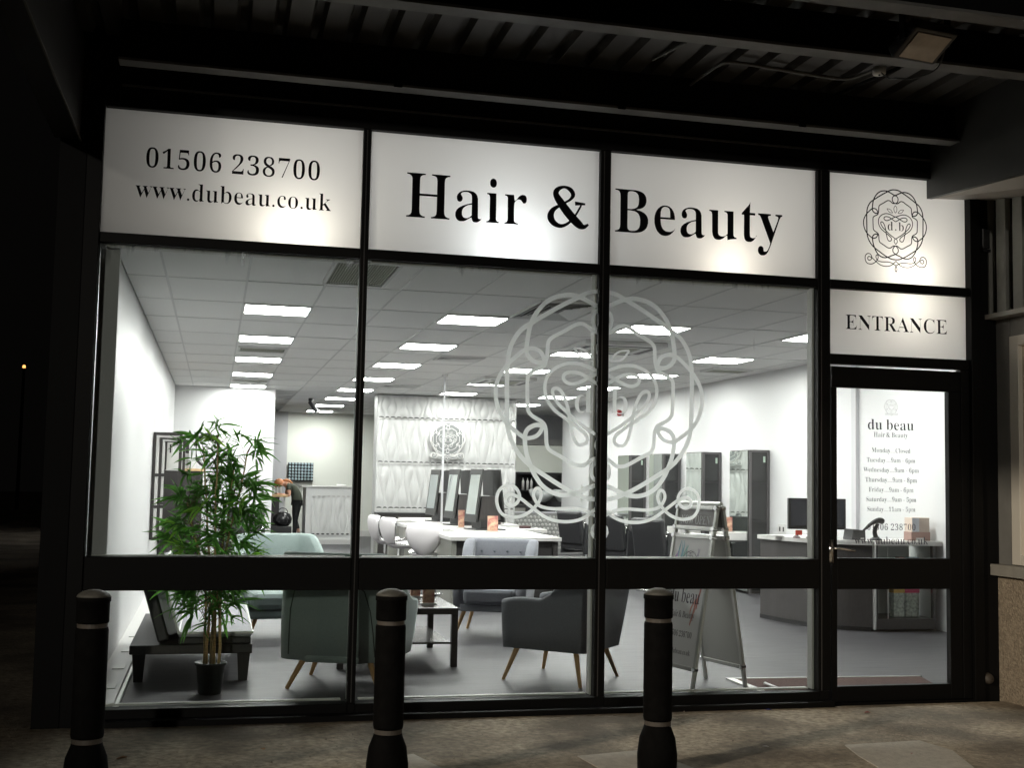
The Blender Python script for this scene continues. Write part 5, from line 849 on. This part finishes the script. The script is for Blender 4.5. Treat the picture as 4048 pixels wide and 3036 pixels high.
for sx in (-1,1):
    for sy in (-1,1): obj('leg',B(sx*.435-.025,sx*.435+.025,sy*.525-.025,sy*.525+.025,0,.399),m_bt,t,bevel=.002)
obj('lower_shelf',B(-.41,.41,-.50,.50,.17,.185),m_bt,t)
flyer('f',(1.67,2.05,.451),'flyer holder on the front corner of the coffee table',.09,.15)
flyer('f',(1.66,2.62,.451),'flyer holder farther back on the coffee table',.08,.10)
t=thing('glasses_tray','small tray of shiny dark trinkets at the back of the coffee table','tray',(1.86-.02,2.80,.451)); obj('tray_base',MB().lathe([(0,0),(.07,0),(.08,.015),(.07,.012),(0,.01)],n=16),m_chrome,t,smooth=True); obj('trinket',MB().lathe([(0,.012),(.03,.02),(.025,.05),(0,.055)],n=10),m_plastic,t,smooth=True)
# daybed
db=thing('daybed','black daybed with grey piped cushions along the left wall','daybed',(0,2.2,0))
m_mat=mat('grey_mattress',(.34,.34,.37),.7,var=.06,vs=30,bump=.4,bs=18); m_pipe=mat('white_piping',(.8,.8,.78),.5)
Db=lambda n,mb,m,**k: obj(n,mb,m,db,world=True,**k)
Db('frame',B(-.52,.30,1.30,3.25,.20,.262),m_darkwood,bevel=.006)
for (x,y) in ((-.46,1.42),(.245,1.42),(-.46,3.1),(.245,3.1)): Db('leg',MB().add([(x-.045,y-.045,.199),(x+.045,y-.045,.199),(x+.045,y+.045,.199),(x-.045,y+.045,.199),(x-.03,y-.03,0),(x+.03,y-.03,0),(x+.03,y+.03,0),(x-.03,y+.03,0)],[(0,1,2,3),(4,5,6,7),(0,1,5,4),(1,2,6,5),(2,3,7,6),(3,0,4,7)]),m_darkwood)
Db('seat_base',B(-.20,.29,1.32,3.2,.2625,.312),m_leather,bevel=.01)
sc_=Db('seat_cushion',B(-.20,.295,1.315,3.2,.3125,.345),m_mat,bevel=.012)
pp=[(-.20,1.312,.342),(.298,1.312,.342),(.298,3.2,.342),(-.20,3.2,.342)]
Db('piping',MB().tube(pp,.009,6,closed=True),m_pipe)
Mx=Matrix.Translation((-.20,0,.345))@Matrix.Rotation(R(-17),4,'Y')
Db('back_cushion',MB().box(-.07,-.002,1.315,3.2,0,.46,Mx),m_mat,bevel=.015); Db('back_board',MB().box(-.15,-.0705,1.32,3.19,-.03,.44,Mx),m_leather,bevel=.015)
Db('piping',MB().tube([Mx@Vector(q) for q in ((.0,1.312,0),(.0,1.312,.46),(.0,3.2,.46),(.0,3.2,0))],.009,6),m_pipe)
# bamboo plant
bb=thing('bamboo_plant','tall bushy artificial bamboo in a black pot by the window','plant',(.022,.90,0))
obj('pot',MB().lathe([(0,0),(.072,0),(.075,.01),(.094,.185),(.104,.188),(.106,.205),(.097,.205),(.090,.19),(.0,.185)],n=28),mat('pot_black',(.02,.025,.022),.45),bb,smooth=True)
m_cane=mat('cane',(.60,.43,.20),.5,var=.3,vs=14,stretch=(1,1,6)); m_twig=mat('twig',(.10,.07,.03),.7)
m_leaf=mat('bamboo_leaf',(.16,.42,.075),.4,trans=.5,objvar=.5,var=.5,vs=7)
m_leafy=mat('bamboo_leaf_young',(.36,.68,.10),.45,trans=.45,objvar=.3)
rp_=random.Random(11); stems=[]
for i,(a,b) in enumerate(((-.045,-.01),(-.028,.02),(0,-.02),(.02,.015),(.05,0))):
    hgt=(1.25,1.62,1.70,1.48,1.60)[i]; lx=(-.16,-.08,-.02,.10,.16)[i]; ly=rp_.uniform(-.06,.06)
    pts=[]
    for k in range(12):
        q=k/11; pts.append(Vector((a*(1)+lx*max(0,q-.45)*1.6+rp_.uniform(-.006,.006),b+ly*q,.17+(hgt-.17)*q)))
    stems.append(pts); obj('cane',MB().tube(pts,[.010*(1-.75*max(0,k/11-.25)) for k in range(12)],7),m_cane,bb,smooth=True)
def leaf_mesh(L,wd,droop,tw):
    v=[];n=6
    for i in range(n+1):
        q=i/n; w=wd*math.sin(math.pi*min(1,q*.93+.05))**.8*(1-q*.35) if i<n else 0.0005
        z=-droop*q*q*L; x=L*q
        v+=[(x,-w,z+.15*w),(x,0,z-.35*w),(x,w,z+.15*w)]
    f=[]
    for i in range(n):
        a=3*i; f+=[(a,a+1,a+4,a+3),(a+1,a+2,a+5,a+4)]
    return v,f
LV=[leaf_mesh(.15,.0145,.25,0),leaf_mesh(.125,.014,.6,0),leaf_mesh(.17,.015,.8,0),leaf_mesh(.11,.012,.1,0)]
LM=[]
for i,(v,f) in enumerate(LV):
    for mm in (m_leaf,m_leafy):
        me=MB().add(v,f).mesh('bamboo_leaf',False); me.materials.append(mm); 
        for p_ in me.polygons: p_.use_smooth=True
        LM.append(me)
rest=MB(); tw=MB(); nleaf=0; allc=[]
clusters=[]
for si,pts in enumerate(stems):
    for k in range(48):
        q=rp_.uniform(.17,1.0); f=q*11; i=min(10,int(f)); p=pts[i].lerp(pts[i+1],f-i)
        ang=rp_.uniform(0,2*math.pi); env=(.13+.17*math.sin(math.pi*min(1,max(0,q-.15)/.75)))*(.75 if q<.35 else 1.0)
        L=env*rp_.uniform(.35,1.15); rise=rp_.uniform(-.02,.16)
        e=p+Vector((math.cos(ang)*L*1.12,math.sin(ang)*L*.8,rise*1.0+.03))
        if e.z<.44: e.z=.44+rp_.uniform(0,.1)
        if p.z+.02<.42: continue
        if e.y<-.62: e.y=-.5
        e.x=max(-.30,min(.25 if e.z>.75 else .2,e.x))
        tw.tube([p,p.lerp(e,.5)+Vector((0,0,.025)),e],[.0028,.0022,.0015],4); clusters.append((e,(e-p).normalized()))
for (e,d) in clusters:
    young=rp_.random()<.2
    nl=rp_.randint(5,8); base=math.atan2(d.y,d.x)
    for j in range(nl):
        az=base+rp_.gauss(0,.95); el=rp_.gauss(.15,.55)
        sc=rp_.uniform(.6,1.0)
        Mx=Matrix.Translation(e-Vector((0,0,rp_.uniform(0,.03))))@Matrix.Rotation(az,4,'Z')@Matrix.Rotation(-el,4,'Y')@Matrix.Rotation(rp_.uniform(-1.2,1.2),4,'X')@Matrix.Scale(sc,4)
        allc.append((Mx,rp_.randint(0,3),young))
allc=[a for a in allc if (a[0].translation.y>-.72)]
allc.sort(key=lambda a:a[0].translation.y)
for n_,(Mx,li,yg) in enumerate(allc):
    if n_<300:
        me=LM[li*2+(1 if yg else 0)]; o=bpy.data.objects.new('leaf',me); COL.objects.link(o); o.parent=bb; o.matrix_local=Mx
    else:
        v,f=LV[li]; rest.add([Mx@Vector(q) for q in v],f)
tag(obj('foliage',rest,m_leaf,bb,fix=False,smooth=True),kind='stuff'); tag(obj('twigs',tw,m_twig,bb,fix=False),kind='stuff')
print('leaves',len(allc))
# ---------------- A board
sg=thing('a_board','silver framed A board reading NOW OPEN with a salon poster','a-board sign',(3.42,.77,0),math.atan2(-.9685,.249))
# local x runs along the board, local y points to the outer side of the poster face
m_poster=mat('poster_white',(.86,.84,.85),.35)
def panel_side(sgn,par):
    # front face at local y=-sgn... lean so that feet are .235 out and top meets
    out=.235; H=1.29
    M_=Matrix(((1,0,0,0),(0,1,0,0),(0,0,1,0),(0,0,0,1)))
    ang=math.atan2(out-.02,H)
    return Matrix.Translation((0,-sgn*out,0))@Matrix.Rotation(-sgn*ang*1.0,4,'X')
for sgn,nm in ((1,'front'),(-1,'rear')):
    Mx=panel_side(sgn,sg); hw=.227; Lr=1.30
    for s in (-1,1): obj('side_rail',MB().box(s*hw-.014,s*hw+.014,-.012,.012,0,Lr,Mx),m_alu,sg,bevel=.003)
    def fr(z0,z1,n):
        o=obj(n,MB().box(-hw+.015,hw-.015,-.014,.012,z0,z0+.028,Mx).box(-hw+.015,hw-.015,-.014,.012,z1-.028,z1,Mx),m_alu,sg,bevel=.003)
        return o
    f1=fr(.14,1.09,'poster_frame'); f2=fr(1.12,1.30,'header_frame')
    pb=obj('poster_board',MB().box(-hw+.015,hw-.015,-.004,.006,.168,1.062,Mx),m_poster if sgn==1 else mat('board_back_grey',(.42,.42,.40),.6),sg)
    hb=obj('header_board',MB().box(-hw+.015,hw-.015,-.004,.006,1.148,1.272,Mx),mat('header_grey',(.22,.20,.20),.18),sg)
    for s in (-1,1):
        for z in (.155,1.075,1.135,1.285): obj('corner_cap',MB().cyl(Mx@Vector((s*(hw),-.022,z)),Mx@Vector((s*hw,.016,z)),.017),m_chrome,sg)
    if sgn==1:
        F=lambda a,b,o=0: Mx@Vector((a,-.0052-o,b))
        m_pi=mat('poster_ink',(.05,.04,.06),.5)
        def tx(s,w,zb,H_,m,par,n='lettering'):
            par_o=obj(n,text_mb(s,-w/2,w/2,zb,H_,F),m,par,fix=False)
        tx('NOW OPEN',.34,1.165,.062,mat('silver_ink',(.6,.6,.6),.4),hb)
        tx('du beau',.35,.60,.10,m_pi,pb); tx('Hair & Beauty',.28,.495,.045,m_pi,pb); tx('01506 238700',.28,.36,.042,m_pi,pb); tx('www.dubeau.co.uk',.30,.24,.036,m_pi,pb)
        obj('crest_print',crest_mb(0,.74,.23,F,k=3,db=False,wmul=.7),m_pi,pb,fix=False)
        rs=random.Random(5)
        for c,xs,zs in (((.25,.45,.55),-.12,.98),((.45,.30,.55),-.16,.90),((.35,.60,.55),-.05,.95),((.62,.25,.22),.15,.66),((.70,.35,.30),.13,.58),((.55,.5,.6),.1,.93)):
            w=MB()
            for q in range(3):
                x=xs+rs.uniform(-.02,.02); z=zs; L=rs.uniform(.10,.20); a=rs.uniform(-.35,.1)
                P0=[(x+a*L*u_+math.sin(u_*4+q)*.012,z+.06-L*u_) for u_ in [i/8 for i in range(9)]]
                ribbon(w,P0,[.012*math.sin(math.pi*(i+.3)/9.) +.002 for i in range(9)],lambda a_,b_,o_,q=q:F(max(-hw+.018,min(hw-.018,a_)),min(1.06,b_),-.0008+.00015*q))
            tag(obj('watercolour_streak',w,mat('streak%d'%int(c[0]*100+c[1]*1000),tuple(.5+.5*k for k in c) if False else c,.6),pb,fix=False),kind='stuff')
obj('hinge_bar',MB().cyl((-.24,0,1.298),(.24,0,1.298),.016),m_alu,sg)
# ---------------- entrance mat
mt=thing('entrance_mat','brown recessed entrance mat with a pale metal edge behind the door','door mat',(4.5,.5,0))
Mt=lambda n,mb,m,**k: obj(n,mb,m,mt,world=True,**k)
Mt('mat_pile',MB().prism([(3.78,.16),(5.19,.16),(5.19,.60),(5.27,.88),(3.78,.95)],.001,.010),mat('mat_brown',(.085,.04,.032),.95,bump=.8,bs=180,var=.3,vs=60))
Mt('edge_trim',MB().prism([(3.72,.16),(3.778,.16),(3.778,.952),(5.27,.882),(5.30,.90),(3.72,.985)],.001,.013),m_alu)
t=thing('door_draught_bar','short white rod lying on the mat just inside the glass','rod',(3.88,.56,.022)); obj('rod',MB().cyl((0,-.09,0),(0,.09,0),.011),m_white,t); obj('end_cap',MB().cyl((0,.091,0),(0,.10,0),.013),m_grid,t)
# ---------------- reception desk
dk_=thing('reception_desk','curved dark grey reception desk with a pale top','reception desk',(6.2,4.2,0))
m_desk=mat('desk_grey_ash',(.048,.044,.044),.45,var=.22,vs=14,stretch=(14,14,.7))
crv=[(5.82,4.78),(5.84,4.60),(5.87,4.35),(5.99,3.92),(6.18,3.68),(6.44,3.53)]
cs_=smooth_curve([(a,b,0) for a,b in crv],k=5)
def strip(off0,off1,z0,z1,pts=cs_):
    P=[]; n=len(pts)
    for i,p in enumerate(pts):
        d=(pts[min(n-1,i+1)]-pts[max(0,i-1)]).normalized(); nn=Vector((d.y,-d.x,0))   # outward = towards -x,-y
        P.append((p,nn))
    o_=[(p-nn*(-off0) if False else p+nn*off0) for p,nn in P]; i_=[(p+nn*off1) for p,nn in P]
    return MB().prism([(q.x,q.y) for q in o_]+[(q.x,q.y) for q in i_[::-1]],z0,z1)
obj('front_panel',strip(-.035,0,.045,.855),m_desk,dk_,world=True); obj('plinth',strip(-.03,.005,.0,.0445),m_plastic,dk_,world=True)
sg_=1
obj('desk_top',strip(.04,-.60,.856,.900),m_white,dk_,world=True)
obj('desk_top_return',B(6.44,7.19,3.46,4.05,.8565,.8995),m_white,dk_,world=True,bevel=.002)
obj('rear_panel',B(5.86,6.42,4.76,4.80,.05,.85),m_desk,dk_,world=True)
cb=thing('display_case','low glass fronted display case at the end of the reception desk','display case',(6.8,3.7,0))
Cb=lambda n,mb,m,**k: obj(n,mb,m,cb,world=True,**k)
Cb('base_panel',B(6.46,7.14,3.50,4.0,.02,.125),m_desk,bevel=.003); Cb('case_post',B(6.445,6.459,3.49,4.0,.02,.854),m_alu); Cb('case_post',B(6.461,6.485,3.50,3.54,.126,.854),m_desk); Cb('case_post',B(7.105,7.14,3.50,3.54,.126,.854),m_desk); Cb('back_board',B(6.46,7.14,3.98,4.0,.126,.854),m_white)
Cb('glass_shelf',B(6.49,7.10,3.55,3.97,.50,.508),mat('shelf_glass',(.55,.66,.60),.1)); Cb('glass_front',B(6.486,7.104,3.515,3.520,.127,.853),m_glass2)
Cb('door_rail',MB().box(6.60,6.606,3.508,3.513,.127,.853),m_alu)
for i,(x,z,c,w,l) in enumerate(((6.52,.127,(.55,.04,.13),.05,'clear gift bag with a pink top at the left of the lower shelf'),(6.82,.127,(.62,.33,.06),.12,'clear gift bag with an orange top on the lower shelf'),(6.97,.127,(.62,.04,.13),.16,'clear gift bag with a pink top at the right of the lower shelf'),(6.50,.51,(.03,.08,.18),.04,'dark blue carton at the left of the upper shelf'),(6.86,.51,(.30,.10,.09),.06,'red topped box on the upper shelf'),(6.98,.51,(.20,.28,.38),.14,'pale blue box on the upper shelf'))):
    t=thing('gift_bag',l,'gift bag' if i<3 else 'box',(x,3.70,z)); hh=.30 if i<3 else .22
    obj('bag_body',B(-w/2,w/2,-.04,.04,0,hh*.8),mat('bag_clear',(.50,.50,.46),.3,var=.5,vs=30) if i<3 else mat('carton_pale',(.50,.52,.55),.4,var=.25,vs=12),t,bevel=.004); obj('bag_header',B(-w/2-.003,w/2+.003,-.043,.043,hh*.8+.001,hh),mat('hdr%d'%i,c,.4),t)
# items on desk
t=thing('monitor','black computer monitor seen from the front on the reception desk','monitor',(6.08,4.0,.901),R(-6))
obj('bezel',B(-.31,.31,-.02,.03,.09,.41),m_plastic,t,bevel=.006); obj('screen',B(-.285,.285,-.0225,-.0205,.125,.39),mat('screen_dark',(.02,.022,.03),.08,spec=.8),t); obj('neck',B(-.04,.04,0,.03,.012,.089),m_plastic,t); obj('foot',MB().lathe([(0,0),(.11,0),(.11,.008),(0,.012)],n=20),m_plastic,t); obj('sticker',B(-.24,-.17,-.03,-.02,.03,.08),mat('red_sticker',(.45,.05,.03),.5),t)
t=thing('computer_mouse','dark computer mouse on the left end of the desk top','mouse',(5.84,3.98,.901)); obj('mouse_body',MB().grid(10,8,lambda u,v:(math.cos(2*math.pi*u)*math.sin(math.pi*v/2)*.035,math.sin(2*math.pi*u)*math.sin(math.pi*v/2)*.055,math.cos(math.pi*v/2)*.03)),mat('mouse_brown',(.10,.07,.07),.3),t,smooth=True); obj('wheel',MB().cyl((-.004,-.02,.028),(.004,-.02,.028),.008),m_plastic,t)
o=obj('paper_pad',B(-.10,.10,-.06,.06,0,.01),m_white,loc=(5.70+.05,4.35,.901)); tag(o,'white sheets of paper on the curved desk end','paper')
t=thing('card_terminal','grey desk telephone base beside the monitor','telephone',(6.36,3.74,.901)); obj('phone_body',MB().prism([(-.08,0),(.08,0),(.075,.10),(-.06,.11)],-.09,.09,'y'),mat('phone_grey',(.05,.05,.052),.4),t,bevel=.004); obj('display',B(.02,.06,-.092,-.0905,.012,.022),m_white,t)
t=thing('barcode_scanner','black barcode scanner on a curved stand on the desk','scanner',(6.56,3.66,.901)); obj('stand_base',MB().lathe([(0,0),(.065,0),(.06,.012),(.03,.03),(0,.04)],n=18),m_plastic,t,smooth=True); obj('stand_neck',MB().tube(smooth_curve([(0,0,.03),(-.015,0,.08),(0,0,.13),(.025,0,.165)],k=4),[.026-.0007*i for i in range(13)],8),m_plastic,t,smooth=True); obj('scanner_head',MB().tube(smooth_curve([(-.16,0,.085),(-.10,0,.13),(-.04,0,.175),(.03,0,.20),(.085,0,.19)],k=4),[.008,.010,.012,.014,.016,.018,.019,.020,.022,.024,.026,.028,.030,.031,.032,.030,.026],8),m_plastic,t,smooth=True)
t=thing('gift_box','cream and brown gift box standing at the right end of the desk','box',(7.03,3.66,.901)); obj('lower_box',B(-.11,.11,-.07,.07,0,.09),mat('box_brown',(.30,.19,.16),.5),t,bevel=.003); obj('upper_box',B(-.10,.10,-.07,.07,.0905,.235),mat('box_cream',(.55,.45,.38),.5),t,bevel=.003); obj('box_label',B(-.098,-.02,-.0725,-.0705,.092,.23),mat('box_label',(.60,.62,.68),.5),t); obj('white_card',B(-.06,.03,-.09,-.074,0,.03),m_white,t)
# ---------------- person leaning on the bar
pe=thing('person','woman with a red blond ponytail in olive top and black leggings, bent over the bar','person',(1.70,19.15,0))
def skin(name,verts,edges,rad,m,root=0,sub=2,par=pe):
    me=bpy.data.meshes.new(name); me.from_pydata(verts,edges,[]); o=bpy.data.objects.new(name,me); COL.objects.link(o)
    md=o.modifiers.new('skin','SKIN'); sv=me.skin_vertices[0].data
    for i,r_ in enumerate(rad): sv[i].radius=(r_,r_) if not isinstance(r_,tuple) else r_; sv[i].use_root=(i==root)
    s_=o.modifiers.new('sub','SUBSURF'); s_.levels=sub; s_.render_levels=sub
    dg=bpy.context.evaluated_depsgraph_get(); dg.update(); nm=bpy.data.meshes.new_from_object(o.evaluated_get(dg)); bpy.data.objects.remove(o)
    nm.materials.clear(); nm.materials.append(m)
    for p_ in nm.polygons: p_.use_smooth=True
    r=bpy.data.objects.new(name,nm); COL.objects.link(r); r.parent=par; return r
# leaning towards -x ; pelvis at origin x=.06
m_skin=mat('skin_tone',(.55,.30,.21),.5)
V=[(.06,0,.88),(.06,0,1.0),(-.02,0,1.14),(-.14,0,1.24),(-.22,0,1.27),(-.29,0,1.27),(-.36,0,1.24),
   (-.13,-.16,1.20),(-.12,-.20,1.00),(-.30,-.16,1.03),(-.40,-.13,1.04),
   (-.13,.16,1.20),(-.17,.20,1.00),(-.36,.14,1.03),(-.44,.10,1.04),
   (.06,-.09,.84),(.03,-.09,.48),(.02,-.10,.09),(-.08,-.10,.04),
   (.06,.09,.84),(.03,.08,.50),(.12,.03,.24),(.10,.03,.16)]
E_=[(0,1),(1,2),(2,3),(3,4),(4,5),(5,6),(3,7),(7,8),(8,9),(9,10),(3,11),(11,12),(12,13),(13,14),(0,15),(15,16),(16,17),(17,18),(0,19),(19,20),(20,21),(21,22)]
Rd=[.06,.06,.085,.10,.05,.075,.085,.05,.038,.03,.025,.05,.038,.03,.025,.085,.052,.035,.03,.085,.052,.035,.03]
skin('body',V,E_,Rd,m_skin)
skin('shirt',[(.06,0,.80),(.055,0,1.02),(-.02,0,1.14),(-.13,0,1.235),(-.17,0,1.25),(-.125,-.16,1.20),(-.12,-.19,1.10),(-.125,.16,1.20),(-.14,.19,1.10)],[(0,1),(1,2),(2,3),(3,4),(3,5),(5,6),(3,7),(7,8)],[.150,.122,.122,.12,.065,.062,.058,.062,.058],mat('olive_top',(.055,.062,.045),.8))
skin('leggings',[(.06,0,.97),(.06,-.08,.82),(.03,-.09,.48),(.02,-.10,.12),(.06,.09,.84),(.03,.08,.50),(.115,.035,.26)],[(0,1),(1,2),(2,3),(0,4),(4,5),(5,6)],[.128,.105,.060,.042,.105,.060,.042],mat('black_leggings',(.012,.012,.014),.7))
m_hair=mat('red_blond_hair',(.42,.17,.07),.55,var=.3,vs=30)
hm=MB()
hm.grid(14,10,lambda u,v:(-.335+.105*math.cos(2*math.pi*u)*math.sin(math.pi*v),.083*math.sin(2*math.pi*u)*math.sin(math.pi*v),1.285+.088*math.cos(math.pi*v)))
hm.tube(smooth_curve([(-.25,0,1.31),(-.19,-.01,1.335),(-.12,-.03,1.325),(-.04,-.06,1.26)],k=4),[.03,.034,.036,.037,.037,.036,.034,.032,.028,.024,.018,.011,.004],8)
obj('hair',hm,m_hair,pe,smooth=True)
fc=MB(); fc.grid(12,8,lambda u,v:(-.372+.075*math.cos(2*math.pi*u)*math.sin(math.pi*v),.066*math.sin(2*math.pi*u)*math.sin(math.pi*v),1.235+.075*math.cos(math.pi*v))); fc.cyl((-.43,0,1.225),(-.455,0,1.205),.014,.010,6)
fo=obj('face',fc,m_skin,pe,smooth=True)
for s in (-1,1): obj('eye',MB().lathe([(0,-.006),(.008,0),(0,.006)],n=6),m_plastic,fo,loc=(-.440,s*.025,1.235))
obj('mouth',B(-.003,.003,-.018,.018,-.003,.003),mat('lip',(.4,.12,.10),.5),fo,loc=(-.425,0,1.19))
for i,(x,y,z,a) in enumerate(((-.03,-.10,.0,0),(.10,.03,.13,1))): obj('shoe',MB().prism([(-.13,.0),(.08,.0),(.09,.05),(.04,.09),(-.02,.07),(-.12,.035)],-.04,.04,'y'),mat('dark_pink_shoe',(.06,.015,.025),.5),pe,loc=(x,y,z),rot=(0,R(-15*a),0),bevel=.012)
